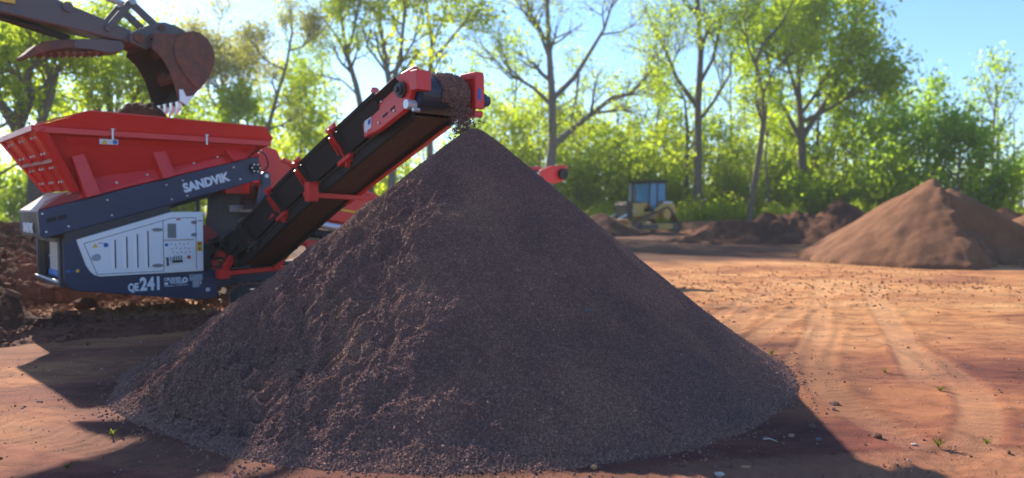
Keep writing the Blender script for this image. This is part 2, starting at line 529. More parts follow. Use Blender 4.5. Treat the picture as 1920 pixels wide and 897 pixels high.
def scatter(name, pts, scl, rocks, parent=None, seed=0, tone=True):
    """loose grains: one object, instanced rocks on a point cloud (geometry nodes)"""
    n = len(pts)
    rng = np.random.default_rng(seed)
    me = bpy.data.meshes.new(name)
    me.vertices.add(n); me.vertices.foreach_set('co', np.asarray(pts, np.float32).ravel())
    me.update()
    float_attr(me, 'scl', scl)
    float_attr(me, 'tone', rng.random(n))
    a = me.attributes.new('rot', 'FLOAT_VECTOR', 'POINT')
    a.data.foreach_set('vector', (rng.random((n, 3)) * 2 * PI).astype(np.float32).ravel())
    o = link_mesh(name, me, parent)
    src = bpy.data.collections.new(name + '_grains')
    for r in rocks:
        ro = bpy.data.objects.new('grain', r); src.objects.link(ro)
    ng = bpy.data.node_groups.new(name + '_nodes', 'GeometryNodeTree')
    ng.interface.new_socket('Geometry', in_out='INPUT', socket_type='NodeSocketGeometry')
    ng.interface.new_socket('Geometry', in_out='OUTPUT', socket_type='NodeSocketGeometry')
    gi = ng.nodes.new('NodeGroupInput'); go = ng.nodes.new('NodeGroupOutput')
    ip = ng.nodes.new('GeometryNodeInstanceOnPoints')
    ci = ng.nodes.new('GeometryNodeCollectionInfo'); ci.inputs['Collection'].default_value = src
    ci.inputs['Separate Children'].default_value = True; ci.inputs['Reset Children'].default_value = True
    ip.inputs['Pick Instance'].default_value = True
    ar = ng.nodes.new('GeometryNodeInputNamedAttribute'); ar.data_type = 'FLOAT_VECTOR'; ar.inputs['Name'].default_value = 'rot'
    asn = ng.nodes.new('GeometryNodeInputNamedAttribute'); asn.data_type = 'FLOAT'; asn.inputs['Name'].default_value = 'scl'
    L = ng.links.new
    L(gi.outputs[0], ip.inputs['Points']); L(ci.outputs[0], ip.inputs['Instance'])
    L(ar.outputs['Attribute'], ip.inputs['Rotation']); L(asn.outputs['Attribute'], ip.inputs['Scale'])
    L(ip.outputs[0], go.inputs[0])
    md = o.modifiers.new('grains', 'NODES'); md.node_group = ng
    return o
# ------------------------------------------------------------------ ground
PILE_C = (-0.38, 7.75); PILE_H = 2.41
MO = (-6.25, 9.78); MTH = R(42)            # screening machine: corner of its near side, heading
mu_, mn_ = (math.cos(MTH), math.sin(MTH)), (math.sin(MTH), -math.cos(MTH))

def axis(dense0, dense1, step, lo, hi, grow=1.09):
    a = list(np.arange(dense0, dense1, step))
    s = step; x = a[-1]
    while x < hi:
        s *= grow; x += s; a.append(min(x, hi))
    s = step; x = a[0]; b = []
    while x > lo:
        s *= grow; x -= s; b.append(max(x, lo))
    return np.array(b[::-1] + a)

TYRES = [   # centre lines of wheel tracks left in the clay, half gauge, tyre width, wear
    ([(4.55, 10.41), (3.7, 8.75), (3.04, 7.29), (2.72, 6.25), (2.66, 5.5), (2.8, 4.6), (3.3, 3.6)], 0.0, 0.34, 0.30),
    ([(7.5, 15.0), (6.3, 12.83), (4.9, 9.4), (4.02, 7.29), (3.6, 6.3)], 0.0, 0.34, 0.5),
    ([(4.3, 9.6), (4.45, 8.3), (4.2, 7.06), (3.72, 5.86), (3.1, 4.95), (2.3, 4.2)], 0.0, 0.32, 0.35),
    ([(2.2, 8.6), (3.63, 10.92), (5.15, 13.21), (7.17, 15.53), (10, 17.2)], 0.45, 0.30, 0.35),
    ([(2.3, 7.5), (3.37, 9.51), (4.81, 12.83), (6.5, 16.71)], 0.5, 0.30, 0.35),
    ([(1.8, 9.9), (3.92, 11.6), (5.55, 12.6), (7.53, 12.9), (9.8, 11.9)], 0.5, 0.30, 0.35),
    ([(-5.6, 6.4), (-4.2, 5.55), (-3.0, 5.0), (-1.5, 4.3)], 0.0, 0.5, 0.22),
    ([(-1.5, 3.95), (0.2, 4.15), (1.6, 4.45), (3.2, 4.6), (5.5, 4.4)], 0.0, 0.5, 0.25),
]

def smooth_path(P, n=60):
    P = np.array(P, float); t = np.arange(len(P)); out = []
    for i in range(len(P) - 1):
        p0 = P[max(i - 1, 0)]; p1 = P[i]; p2 = P[i + 1]; p3 = P[min(i + 2, len(P) - 1)]
        for k in np.linspace(0, 1, 12, endpoint=False):
            out.append(0.5 * ((2 * p1) + (-p0 + p2) * k + (2 * p0 - 5 * p1 + 4 * p2 - p3) * k * k + (-p0 + 3 * p1 - 3 * p2 + p3) * k ** 3))
    out.append(P[-1])
    return np.array(out)

def mach_local(x, y):
    dx = x - MO[0]; dy = y - MO[1]
    return dx * mu_[0] + dy * mu_[1], dx * mn_[0] + dy * mn_[1]

def ground_height(x, y):
    near = np.exp(-((x / 22.0) ** 2 + ((y - 8) / 26.0) ** 2))
    h = 0.05 * fbm(x * 0.22, y * 0.22, 3, 3) + near * (0.018 * fbm(x * 1.3, y * 1.3, 4, 11) + 0.007 * fbm(x * 6, y * 6, 3, 21))
    h = h * (1 - 0.7 * np.exp(-(((x + 0.4) / 4.5) ** 2 + ((y - 6.5) / 4) ** 2)))
    # churned strip in the middle distance
    rough = np.exp(-(((y - 13.5 - 0.25 * (x - 5)) / 2.3) ** 2)) * sstep(1.2, 3.2, x) * (1 - sstep(9, 14, x))
    rough += 0.7 * np.exp(-(((y - 17.5) / 2.0) ** 2)) * sstep(0, 3, x) * (1 - sstep(7, 10, x))
    cl = ridged(x * 2.1, y * 2.6, 4, 41)
    h = h + rough * 0.055 * cl
    worn = np.zeros_like(h); damp = np.zeros_like(h)
    for P, gauge, wd, wear in TYRES:
        Q = smooth_path(P)
        bb = (x > Q[:, 0].min() - 1.2) & (x < Q[:, 0].max() + 1.2) & (y > Q[:, 1].min() - 1.2) & (y < Q[:, 1].max() + 1.2)
        xs = x[bb]; ys = y[bb]
        if len(xs) == 0: continue
        best = np.full(xs.shape, 9.0); sd = np.zeros(xs.shape); tt = np.zeros(xs.shape)
        acc = 0
        for i in range(len(Q) - 1):
            d = Q[i + 1] - Q[i]; L = math.hypot(*d); d = d / L
            rx = xs - Q[i, 0]; ry = ys - Q[i, 1]
            t = np.clip(rx * d[0] + ry * d[1], 0, L)
            ex = rx - t * d[0]; ey = ry - t * d[1]
            dist = np.hypot(ex, ey); m = dist < best
            best = np.where(m, dist, best); sd = np.where(m, np.where(rx * d[1] - ry * d[0] > 0, dist, -dist), sd); tt = np.where(m, acc + t, tt)
            acc += L
        fade = sstep(0, 0.8, tt) * (1 - sstep(acc - 0.8, acc, tt)) * (0.75 + 0.7 * np.clip(fbm(xs * 0.9, ys * 0.9, 2, 77) + 0.3, 0, 0.6))
        for off in ((0.0,) if gauge == 0 else (-gauge, gauge)):
            e = np.abs(sd - off)
            band = 1 - sstep(wd / 2 - 0.05, wd / 2 + 0.01, e)
            edge = np.exp(-((e - wd / 2 - 0.035) / 0.04) ** 2)
            side = sd - off
            lug = np.sin((tt + np.abs(side) * 0.55) * 2 * PI / 0.115) * 0.5 + 0.5
            dh = fade * (band * (-0.010 + 0.012 * lug) + edge * 0.009)
            h[bb] += dh
            worn[bb] = np.maximum(worn[bb], band * fade * wear * (0.75 + 0.25 * lug))
    # darker, moister spoil: round the machine and across the far side of the yard
    wob = 0.9 * fbm(x * 0.35, y * 0.35, 4, 61)
    damp = np.maximum(damp, sstep(20.5, 23, y + 2.2 * wob + 0.10 * x) * (1 - sstep(9, 13, x + 3 * wob)) * 0.92)
    s, w = mach_local(x, y)
    damp = np.maximum(damp, sstep(-2.6, -0.5, -np.abs(w + 0.5) + 1.2 + wob * 0.8) * sstep(-3.5, -1.5, s) * (1 - sstep(8, 11, s)) * 0.35)
    # dark fines that have trickled out from the toe of the pile
    r = np.hypot(x - PILE_C[0], y - PILE_C[1])
    damp = np.maximum(damp, (1 - sstep(3.3, 4.3, r + 0.5 * wob)) * 0.45)
    return h, np.clip(worn, 0, 1), np.clip(damp, 0, 1)

gx = axis(-4.6, 6.6, 0.036, -900, 900, 1.075)
gy = axis(3.7, 11.5, 0.036, -60, 1200, 1.075)
GX, GY = np.meshgrid(gx, gy)
GH, GW, GD = ground_height(GX.ravel(), GY.ravel())
nx, ny = len(gx), len(gy)
idx = np.arange(nx * ny).reshape(ny, nx)
gf = np.stack([idx[:-1, :-1], idx[:-1, 1:], idx[1:, 1:], idx[1:, :-1]], -1).reshape(-1, 4)
gm = np_mesh('ground', np.stack([GX.ravel(), GY.ravel(), GH], 1), gf, 'clay', True)
float_attr(gm, 'worn', GW); float_attr(gm, 'damp', GD)
setp(link_mesh('ground', gm), 'red and orange clay yard marked by tyres', kind='structure')

def gz(x, y):
    h, _, _ = ground_height(np.array([float(x)]), np.array([float(y)]))
    return float(h[0])

def patch(name, x0, x1, y0, y1, step, fn, mat, label=None, cat=None, group=None, kind=None):
    xs = np.arange(x0, x1 + step, step); ys = np.arange(y0, y1 + step, step)
    X, Y = np.meshgrid(xs, ys)
    Z = fn(X, Y)
    n, m = len(xs), len(ys)
    ii = np.arange(n * m).reshape(m, n)
    f = np.stack([ii[:-1, :-1], ii[:-1, 1:], ii[1:, 1:], ii[1:, :-1]], -1).reshape(-1, 4)
    keep = (Z.ravel()[f].max(1) > -0.16)
    f = f[keep]
    used = np.unique(f); rm = np.full(n * m, -1); rm[used] = np.arange(len(used))
    V = np.stack([X.ravel(), Y.ravel(), Z.ravel()], 1)[used]
    c = V.mean(0); c[2] = 0
    o = link_mesh(name, np_mesh(name, V - c, rm[f], mat, True))
    o.location = c
    return setp(o, label, cat, group, kind)

# lawns beyond the yard
def lawn_fn(X, Y):
    e = np.minimum(np.minimum(X + 90, -13.5 - X + 1.2 * fbm(X * 0.2, Y * 0.2, 2, 5)), np.minimum(Y - 20.5 - 0.8 * fbm(X * 0.3, Y * 0.3, 2, 6), 75 - Y))
    return -0.3 + 0.37 * sstep(0, 1.5, e) + 0.03 * fbm(X, Y, 3, 9)
patch('lawn', -92, -12, 20, 76, 0.8, lawn_fn, 'grass', 'bright green lawn beyond the left of the machine', kind='structure')
def lawn2_fn(X, Y):
    e = np.minimum(np.minimum(X - 38, 180 - X), np.minimum(Y - 62 + 2 * fbm(X * 0.1, Y * 0.1, 2, 15), 220 - Y))
    return -0.3 + 0.37 * sstep(0, 2, e) + 1.5 * sstep(66, 105, Y) + 0.05 * fbm(X * 0.4, Y * 0.4, 3, 19)
patch('lawn', 36, 182, 60, 222, 2.0, lawn2_fn, 'grass', 'pale lawn on a low rise at the far right edge', kind='structure')

def grass_blades(name, n, xr, yr, h0, h1, zfn, seed, label):
    rng = np.random.default_rng(seed)
    x = rng.uniform(*xr, n); y = rng.uniform(*yr, n)
    k = fbm(x * 0.4, y * 0.4, 3, seed) + rng.normal(0, 0.12, n) > -0.15
    x = x[k]; y = y[k]; n = len(x)
    z = zfn(x, y) - 0.02
    a = rng.uniform(0, PI, n); h = rng.uniform(h0, h1, n); w = rng.uniform(0.03, 0.07, n)
    lx = rng.normal(0, 0.3, n) * h; ly = rng.normal(0, 0.3, n) * h
    V = np.empty((n, 3, 3))
    V[:, 0] = np.stack([x - np.cos(a) * w, y - np.sin(a) * w, z], 1)
    V[:, 1] = np.stack([x + np.cos(a) * w, y + np.sin(a) * w, z], 1)
    V[:, 2] = np.stack([x + lx, y + ly, z + h], 1)
    F = np.arange(n * 3).reshape(n, 3)
    o = link_mesh(name, np_mesh(name, V.reshape(-1, 3), F, 'grass'))
    return setp(o, label, kind='stuff')
grass_blades('grass', 60000, (-50, -13.6), (21, 60), 0.12, 0.45, lawn_fn, 4, 'long grass on the lawn left of the machine')

# ------------------------------------------------------------------ the dark gravel pile
def pile_R(phi):
    c = np.cos(phi); s_ = np.sin(phi)
    return 3.37 - 0.30 * np.clip(c, 0, 1) - 0.06 * np.clip(-c, 0, 1) + 0.06 * perlin(c * 1.7 + 5, s_ * 1.7, 7) + 0.05 * perlin(c * 6, s_ * 6 + 3, 8)

def pile_z(r, phi):
    Rr = pile_R(phi)
    t = r / Rr
    base = PILE_H * 1.045 * (1 - np.sqrt(t * t + 0.00075)) - 0.03
    base = base + 0.06 * t * np.exp(-((1 - t) / 0.18) ** 2) - 0.13 * t * t * (1 - t) * 2
    base = 0.045 * np.logaddexp(0, base / 0.045) - 0.020 - 0.10 * sstep(1.0, 1.10, t)
    ax = phi * 3.0
    lit = np.exp(-(((np.mod(phi, 2 * PI) - R(228)) / R(36)) ** 2))     # the slumped, crusty flank
    mid = sstep(0.10, 0.35, t) * (1 - sstep(0.93, 1.02, t))
    x = r * np.cos(phi); y = r * np.sin(phi)
    tong = ridged(ax * 0.9 + 0.5 * perlin(ax, r * 2, 31), r * 0.65, 3, 33)
    lump = fbm(x * 2.6, y * 2.6, 4, 35)
    crust = ridged(x * 6.5, y * 6.5, 3, 37)
    d = mid * (lit * (0.11 * tong + 0.11 * lump + 0.10 * crust - 0.12) + (1 - lit) * (0.010 * tong + 0.012 * lump))
    return base + d + 0.006 * fbm(x * 14, y * 14, 2, 39)

nr, na = 190, 760
rr = np.concatenate([np.linspace(0.004, 1.0, nr)]) ** 0.9 * 3.62
ph = np.linspace(0, 2 * PI, na, endpoint=False)
PR, PP = np.meshgrid(rr, ph, indexing='ij')
PZ = pile_z(PR, PP)
V = np.stack([PR * np.cos(PP), PR * np.sin(PP), np.maximum(PZ, -0.12)], -1).reshape(-1, 3)
ii = np.arange(nr * na).reshape(nr, na)
jj = np.roll(ii, -1, axis=1)
F = np.stack([ii[:-1], ii[1:], jj[1:], jj[:-1]], -1).reshape(-1, 4)
top = np.array([[0, 0, PZ[0].mean()]])
pile = link_mesh('gravel_pile', np_mesh('gravel_pile', V, F, 'gravel_bed', True))
pile.location = (PILE_C[0], PILE_C[1], 0)
setp(pile, 'tall dark cone of fine gravel filling the foreground under the conveyor', 'gravel pile')

grains = [rock_mesh('grain', 100 + k, 'gravel', 1, 0.8, 0.28) for k in range(6)]
grains += [rock_mesh('grain', 120 + k, 'gravel', 1, 0.5, 0.3) for k in range(2)]
rng = np.random.default_rng(12)
def pile_points(n, rmin, rmax, seed, p0=R(150), p1=R(372)):
    g = np.random.default_rng(seed)
    r = np.sqrt(g.uniform(rmin ** 2, rmax ** 2, n)); f = g.uniform(p0, p1, n)
    z = pile_z(r, f)
    return r, f, z
r_, f_, z_ = pile_points(450000, 0.0, 3.58, 1)
lit = np.exp(-(((f_ - R(222)) / R(36)) ** 2))
dens = rng.random(len(r_))
s_ = rng.gamma(2.2, 0.0009, len(r_)) + 0.0026
s_ = s_ * (1 + 0.22 * sstep(2.2, 3.4, r_)) * (1 + 0.15 * lit)
keep = z_ > ground_height(PILE_C[0] + r_ * np.cos(f_), PILE_C[1] + r_ * np.sin(f_))[0] - 0.006
pts = np.stack([r_ * np.cos(f_), r_ * np.sin(f_), z_ + 0.3 * s_], 1)[keep]
g_o = scatter('loose_gravel', pts, np.clip(s_[keep], 0.003, 0.016), grains, pile, 5)
setp(g_o, kind='stuff')

# gravel that has rolled off the toe onto the clay
n = 9000
f_ = rng.uniform(R(165), R(375), n); d_ = rng.exponential(0.10, n)
cl = perlin(np.cos(f_) * 6, np.sin(f_) * 6, 55)
d_ = d_ * (1.0 + 1.2 * cl)
r_ = pile_R(f_) - 0.16 + np.abs(d_)
x = PILE_C[0] + r_ * np.cos(f_); y = PILE_C[1] + r_ * np.sin(f_)
s_ = rng.gamma(2.2, 0.0019, n) + 0.0035
h, _, _ = ground_height(x, y)
setp(scatter('loose_gravel', np.stack([x, y, h + s_ * 0.3], 1), np.clip(s_, 0.004, 0.032), grains, None, 6), 'loose dark pebbles strewn round the toe of the pile', kind='stuff')

# small clods and chips over the yard
clods = [rock_mesh('clod', 200 + k, 'soil_clod', 1, 0.6, 0.35) for k in range(5)]
oclods = [rock_mesh('clod', 240 + k, 'soil_orange', 1, 0.6, 0.35) for k in range(4)]
chips = [rock_mesh('chip', 220 + k, 'stone_pale', 1, 0.45, 0.35) for k in range(4)] + [rock_mesh('chip', 226, 'stone_orange', 1, 0.6, 0.3)]
def yard_points(n, seed, xr, yr, power=1.0):
    g = np.random.default_rng(seed)
    y = yr[0] + (yr[1] - yr[0]) * g.random(n) ** power
    x = g.uniform(xr[0], xr[1], n) * (0.5 + y / 12)
    k = np.hypot(x - PILE_C[0], y - PILE_C[1]) > 3.45
    x = x[k]; y = y[k]
    k = fbm(x * 0.8, y * 0.8, 3, seed) + g.normal(0, 0.25, len(x)) > 0.0
    return x[k], y[k]
x, y = yard_points(30000, 21, (-6, 7), (3.6, 17), 1.4)
s_ = np.clip(np.random.default_rng(3).gamma(1.0, 0.0026, len(x)) + 0.0018, 0, 0.024)
h, _, _ = ground_height(x, y)
setp(scatter('soil_crumbs', np.stack([x, y, h], 1), s_, clods, None, 7), 'small crumbs of red soil scattered across the yard', kind='stuff')
x, y = yard_points(4000, 23, (-6, 7), (3.6, 14), 1.3)
s_ = np.clip(np.random.default_rng(4).gamma(1.4, 0.0026, len(x)) + 0.002, 0, 0.02)
h, _, _ = ground_height(x, y)
setp(scatter('stone_chips', np.stack([x, y, h], 1), s_, chips, None, 8), 'small pale stone chips scattered across the yard', kind='stuff')
g = np.random.default_rng(9)
y = np.concatenate([g.normal(13.8, 1.3, 2600), g.normal(17.3, 1.4, 1500)]); x = g.uniform(1.5, 10.5, len(y)); y = y + 0.25 * (x - 5)
s_ = np.clip(g.gamma(1.4, 0.0065, len(x)) + 0.004, 0, 0.034)
h, _, _ = ground_height(x, y)
setp(scatter('soil_crumbs', np.stack([x, y, h], 1), s_, oclods, None, 10), 'churned orange clods in a strip across the middle of the yard', kind='stuff')

# ------------------------------------------------------------------ soil heaps
def gauss(X, Y, cx, cy, sx, sy=None, rot=0):
    sy = sy or sx
    c, s = math.cos(rot), math.sin(rot)
    a = (X - cx) * c + (Y - cy) * s; b = -(X - cx) * s + (Y - cy) * c
    return np.exp(-((a / sx) ** 2 + (b / sy) ** 2))
def seg_dist(X, Y, a, b):
    d = (b[0] - a[0], b[1] - a[1]); L2 = d[0] ** 2 + d[1] ** 2
    t = np.clip(((X - a[0]) * d[0] + (Y - a[1]) * d[1]) / L2, 0, 1)
    return np.hypot(X - a[0] - t * d[0], Y - a[1] - t * d[1]), t

def mound_left(X, Y):
    h = 1.25 * gauss(X, Y, -11.4, 15.2, 2.9, 2.6) + 0.62 * gauss(X, Y, -9.0, 12.2, 1.7, 1.2, 0.5)
    h += 0.40 * gauss(X, Y, -6.45, 9.95, 0.50, 0.42) + 0.42 * gauss(X, Y, -7.6, 10.1, 0.9, 0.6)
    s, w = mach_local(X, Y)
    cap = sstep(-0.35, 0.15, s + 0.0) * (1 - sstep(-0.1, 0.25, w)) * sstep(-2.4, -1.9, w)
    n1 = ridged(X * 1.4, Y * 1.4, 4, 71); n2 = ridged(X * 4.2, Y * 4.2, 4, 73)
    h = h + (0.15 * n1 + 0.085 * n2) * np.clip(0.35 + h * 2, 0.3, 1.0)
    under = 0.02 + 0.05 * n2
    h = h * (1 - cap) - 0.25 * cap
    e = np.minimum(np.minimum(X + 16, -3.2 - X), np.minimum(Y - 8.7 - 0.35 * (X + 6), 18.5 - Y)) + 0.35 * fbm(X * 1.2, Y * 1.2, 3, 75)
    return h - 0.02 - 0.4 * (1 - sstep(0, 0.5, e))
patch('soil_mound', -16.2, -3.0, 8.0, 18.6, 0.045, mound_left, 'soil_dark', 'dark crumbly red soil mound at the left end of the red machine', 'soil mound')

def ridge_left(X, Y):
    d, t = seg_dist(X, Y, (-6.9, 8.35), (-3.5, 10.35))
    n2 = ridged(X * 3.2, Y * 3.2, 4, 83); n3 = ridged(X * 8, Y * 8, 3, 85)
    h = (0.085 + 0.05 * fbm(X * 1.1, Y * 1.1, 2, 81)) * np.exp(-(d / 0.42) ** 2)
    return h + (0.06 * n2 + 0.03 * n3) * np.exp(-(d / 0.7) ** 2) - 0.05 - 0.15 * sstep(0.5, 0.95, d)
patch('soil_ridge', -8.2, -2.6, 7.2, 11.6, 0.032, ridge_left, 'soil_clod', 'low ridge of broken red clods in front of the machine', 'soil ridge')

def pile_right(X, Y):
    cx, cy = 12.85, 22.3
    dx, dy = X - cx, Y - cy
    f = np.arctan2(dy, dx); r = np.hypot(dx, dy)
    Rr = 4.0 + 0.25 * perlin(np.cos(f) * 1.5, np.sin(f) * 1.5, 91)
    t = r / Rr
    h = 2.56 * (1.02 - np.sqrt(t * t + 0.0012))
    h = np.maximum(h, 2.2 * (1 - np.hypot(X - 13.9, Y - 23.6) / 3.6))
    h = np.maximum(h, 1.5 * (1 - np.hypot(X - 17.2, Y - 24.2) / 3.2))
    ax = f * 2.2
    gul = ridged(ax * 1.5, r * 0.3, 3, 93)
    h = h + sstep(0.05, 0.3, t) * (0.045 * gul + 0.075 * fbm(X * 1.1, Y * 1.1, 4, 95)) * (1 - sstep(0.92, 1.3, t) * 0.7)
    # the loader has cut away the right-hand front: a steep broken face below the crest
    n_ = fbm(X * 1.0, Y * 1.0, 4, 97)
    dcut = (X - 12.55) * 0.962 - (Y - 22.2) * 0.273 + 0.40 * n_
    front = 1 - sstep(22.2, 23.0, Y)
    h = h - front * sstep(0.0, 0.65, dcut) * np.clip(h / 1.3, 0, 1) * (1.2 + 0.20 * ridged(X * 1.6, Y * 1.6, 3, 98))
    h = h + 0.015 * fbm(X * 5, Y * 5, 3, 99)
    return np.where(h < 0.05, h - 0.1, h)
patch('soil_pile', 7.5, 21, 17.2, 28, 0.07, pile_right, 'soil_brown', 'smooth brown cone of sifted topsoil standing alone on the right', 'soil pile')

def pile_behind(X, Y):
    h = 1.5 * (1 - np.hypot(X - 19.2, Y - 29) / 3.0)
    h = np.maximum(h, 1.35 * (1 - np.hypot(X - 22.0, Y - 29.5) / 2.9))
    h = h + 0.12 * ridged(X * 0.9, Y * 0.9, 4, 101)
    return np.where(h < 0.05, h - 0.12, h)
patch('soil_pile', 15.5, 26, 25, 33, 0.12, pile_behind, 'soil_mid', 'low dark heap of soil behind the right side of the brown cone', 'soil pile')

def berm(X, Y):
    d, t = seg_dist(X, Y, (9.3, 33.4), (13.2, 33.2)); d2, t2 = seg_dist(X, Y, (13.2, 33.2), (21, 35.5))
    h = (0.80 + 0.42 * t) * np.exp(-(d / 1.35) ** 2)
    h = np.maximum(h, 1.10 * np.exp(-(d2 / 1.5) ** 2))
    h = np.maximum(h, 1.75 * (1 - np.hypot(X - 14.4, Y - 32.6) / 2.5))
    h = h + 0.34 * ridged(X * 0.7, Y * 0.7, 4, 111) * (0.3 + np.clip(h, 0, 1)) + 0.07 * ridged(X * 1.8, Y * 1.8, 3, 113) - 0.10
    return np.where(h < 0.03, h - 0.12, h)
patch('soil_berm', 3.5, 22, 28.5, 38, 0.10, berm, 'soil_mid', 'long dark soil berm with one peak in front of the woods', 'soil berm')

def dozer_heap(X, Y):
    h = 1.25 * (1.03 - np.sqrt((np.hypot((X - 4.9) * 0.85, Y - 41.2) / 2.3) ** 2 + 0.004))
    h = h + 0.12 * fbm(X * 0.9, Y * 0.9, 4, 121)
    return np.where(h < 0.05, h - 0.12, h)
patch('soil_heap', 1.6, 8.4, 38.3, 44.2, 0.12, dozer_heap, 'soil_dark', 'low dark heap of soil in front of the yellow bulldozer', 'soil heap')

def far_bank(X, Y):
    e = np.minimum(np.minimum(X + 6, 46 - X), np.minimum(Y - 46, 62 - Y))
    h = 0.45 * sstep(0, 4, e) * (0.8 + 0.5 * fbm(X * 0.15, Y * 0.15, 3, 131)) + 0.12 * ridged(X * 0.5, Y * 0.5, 3, 133)
    return h - 0.25 * (1 - sstep(0, 1.5, e))
patch('soil_bank', -7, 47, 45, 63, 0.4, far_bank, 'soil_brown', 'low pale brown bank of graded earth at the foot of the woods', 'soil bank')

# broken clods lying over the mound, the ridge and under the machine
def heap_points(n, seed, fn, xr, yr, zmin):
    g = np.random.default_rng(seed)
    x = g.uniform(*xr, n); y = g.uniform(*yr, n); z = fn(x, y)
    k = z > zmin
    return x[k], y[k], z[k], g
x, y, z, g = heap_points(9000, 61, mound_left, (-13, -3.4), (8.6, 16), 0.0)
s_ = np.clip(g.gamma(1.0, 0.024, len(x)) + 0.008, 0, 0.17)
setp(scatter('soil_clods', np.stack([x, y, z], 1), s_, clods, None, 62), 'broken clods lying all over the dark soil mound', kind='stuff')
x, y, z, g = heap_points(9000, 63, ridge_left, (-8, -2.8), (7.6, 11.4), 0.0)
s_ = np.clip(g.gamma(1.3, 0.012, len(x)) + 0.006, 0, 0.08)
setp(scatter('soil_clods', np.stack([x, y, z], 1), s_, clods, None, 64), 'broken clods along the low ridge before the machine', kind='stuff')
g = np.random.default_rng(65)
s0 = g.uniform(-1.0, 5.0, 5000); w0 = g.uniform(-2.2, 1.3, 5000)
x = MO[0] + s0 * mu_[0] + w0 * mn_[0]; y = MO[1] + s0 * mu_[1] + w0 * mn_[1]
s_ = np.clip(g.gamma(1.4, 0.012, len(x)) + 0.006, 0, 0.07)
h, _, _ = ground_height(x, y)
setp(scatter('soil_clods', np.stack([x, y, h + s_ * .2], 1), s_, oclods, None, 66), 'orange clods on the ground under the machine', kind='stuff')

# single clods and stones one can pick out
def stone(name, x, y, r, mat, seed, label, cat, z=None, flat_=0.7, group=None, sub=2):
    o = link_mesh(name, rock_mesh(name, seed, mat, sub, flat_, 0.12))
    o.scale = (r, r, r)
    o.location = (x, y, (gz(x, y) if z is None else z) + r * flat_ * 0.45)
    o.rotation_euler = (0, 0, seed * 1.3)
    return setp(o, label, cat, group)
stone('stone', 0.50, 4.46, 0.022, 'stone_orange', 301, 'small orange stone at the front toe of the gravel pile', 'stone')
stone('stone', 1.45, 4.53, 0.026, 'stone_orange', 302, 'flat orange stone lying in the shade in the bottom right foreground', 'stone', flat_=0.4)
stone('stone', 1.24, 4.37, 0.026, 'stone_pale', 303, 'pale white stone at the bottom edge right of the gravel pile', 'stone', flat_=0.6)
stone('soil_clod', 2.52, 5.06, 0.040, 'soil_clod', 304, 'dark flat clod on the sunlit clay right of the pile', 'clod', flat_=0.5)
stone('soil_clod', 2.17, 5.30, 0.032, 'gravel', 305, 'dark lump lying in the shadow of the pile at lower right', 'clod')
stone('soil_clod', 2.60, 5.93, 0.045, 'gravel', 306, 'dark lump just beyond the right toe of the pile', 'clod', flat_=0.5)
stone('stone', 2.10, 5.02, 0.020, 'stone_grey', 307, 'small grey stone in the shadow right of the pile', 'stone')
stone('stone', 2.70, 4.92, 0.020, 'stone_pale', 308, 'pale chip in the sun left of the grass tuft at right', 'stone', flat_=0.4)
stone('soil_clod', -6.75, 8.42, 0.20, 'soil_clod', 309, 'large rounded reddish clod at the left edge below the mound', 'clod', flat_=0.6)
stone('soil_clod', -6.15, 8.62, 0.17, 'soil_clod', 310, 'broad dark red clod right of the large rounded one', 'clod', flat_=0.55)
stone('soil_clod', -4.32, 9.90, 0.12, 'soil_clod', 311, 'pointed red clod on the ridge near the edge of the pile', 'clod', flat_=0.8)
stone('soil_clod', -6.55, 11.35, 0.16, 'soil_clod', 312, 'dark clod lying in the sunlit strip under the blue chassis', 'clod', z=0.05)
def on_pile(x, y):
    r = math.hypot(x - PILE_C[0], y - PILE_C[1]); f = math.atan2(y - PILE_C[1], x - PILE_C[0])
    return float(pile_z(np.array([r]), np.array([f]))[0])
stone('stone', 0.61, 5.83, 0.033, 'stone_grey', 313, 'flat grey stone resting on the right face of the gravel pile', 'stone', z=on_pile(0.61, 5.83), flat_=0.45)

def weed(x, y, h, n, seed, label):
    g = random.Random(seed)
    b = MB()
    for k in range(n):
        a = g.uniform(0, 2 * PI); l = h * g.uniform(0.3, 0.8); d = l * g.uniform(0.5, 1.5); w = 0.002 + l * 0.02
        px, py = -math.sin(a) * w, math.cos(a) * w
        b.add([(px, py, 0), (-px, -py, 0), (d * 0.5 * math.cos(a) - px, d * 0.5 * math.sin(a) - py, l * 0.7), (d * 0.5 * math.cos(a) + px, d * 0.5 * math.sin(a) + py, l * 0.7), (d * math.cos(a), d * math.sin(a), l * 0.85)], [(0, 1, 2, 3), (3, 2, 4)])
    t = thing('weed', label, 'weed', (x, y, gz(x, y)))
    b.build('leaf_tuft', 'weed', t)
for k, (x, y, h, lab) in enumerate([
    (2.84, 4.88, 0.10, 'largest green grass tuft at the edge of the shadow on the right'),
    (3.22, 4.97, 0.07, 'small grass tuft at the far right of the foreground'),
    (3.58, 7.06, 0.08, 'small yellowish weed in the middle of the tyre tracks'),
    (3.67, 6.30, 0.08, 'low bright weed nearer than the yellowish one among the tracks'),
    (2.80, 7.96, 0.10, 'weed beside the right slope of the gravel pile'),
    (-2.77, 5.08, 0.10, 'green grass tuft at the left toe of the gravel pile'),
    (-2.71, 4.46, 0.06, 'faint tuft in the shade at the bottom left'),
    (-4.84, 8.41, 0.09, 'flat dusty weed on the path before the clod ridge')]):
    weed(x, y, h, 22, 400 + k, lab)
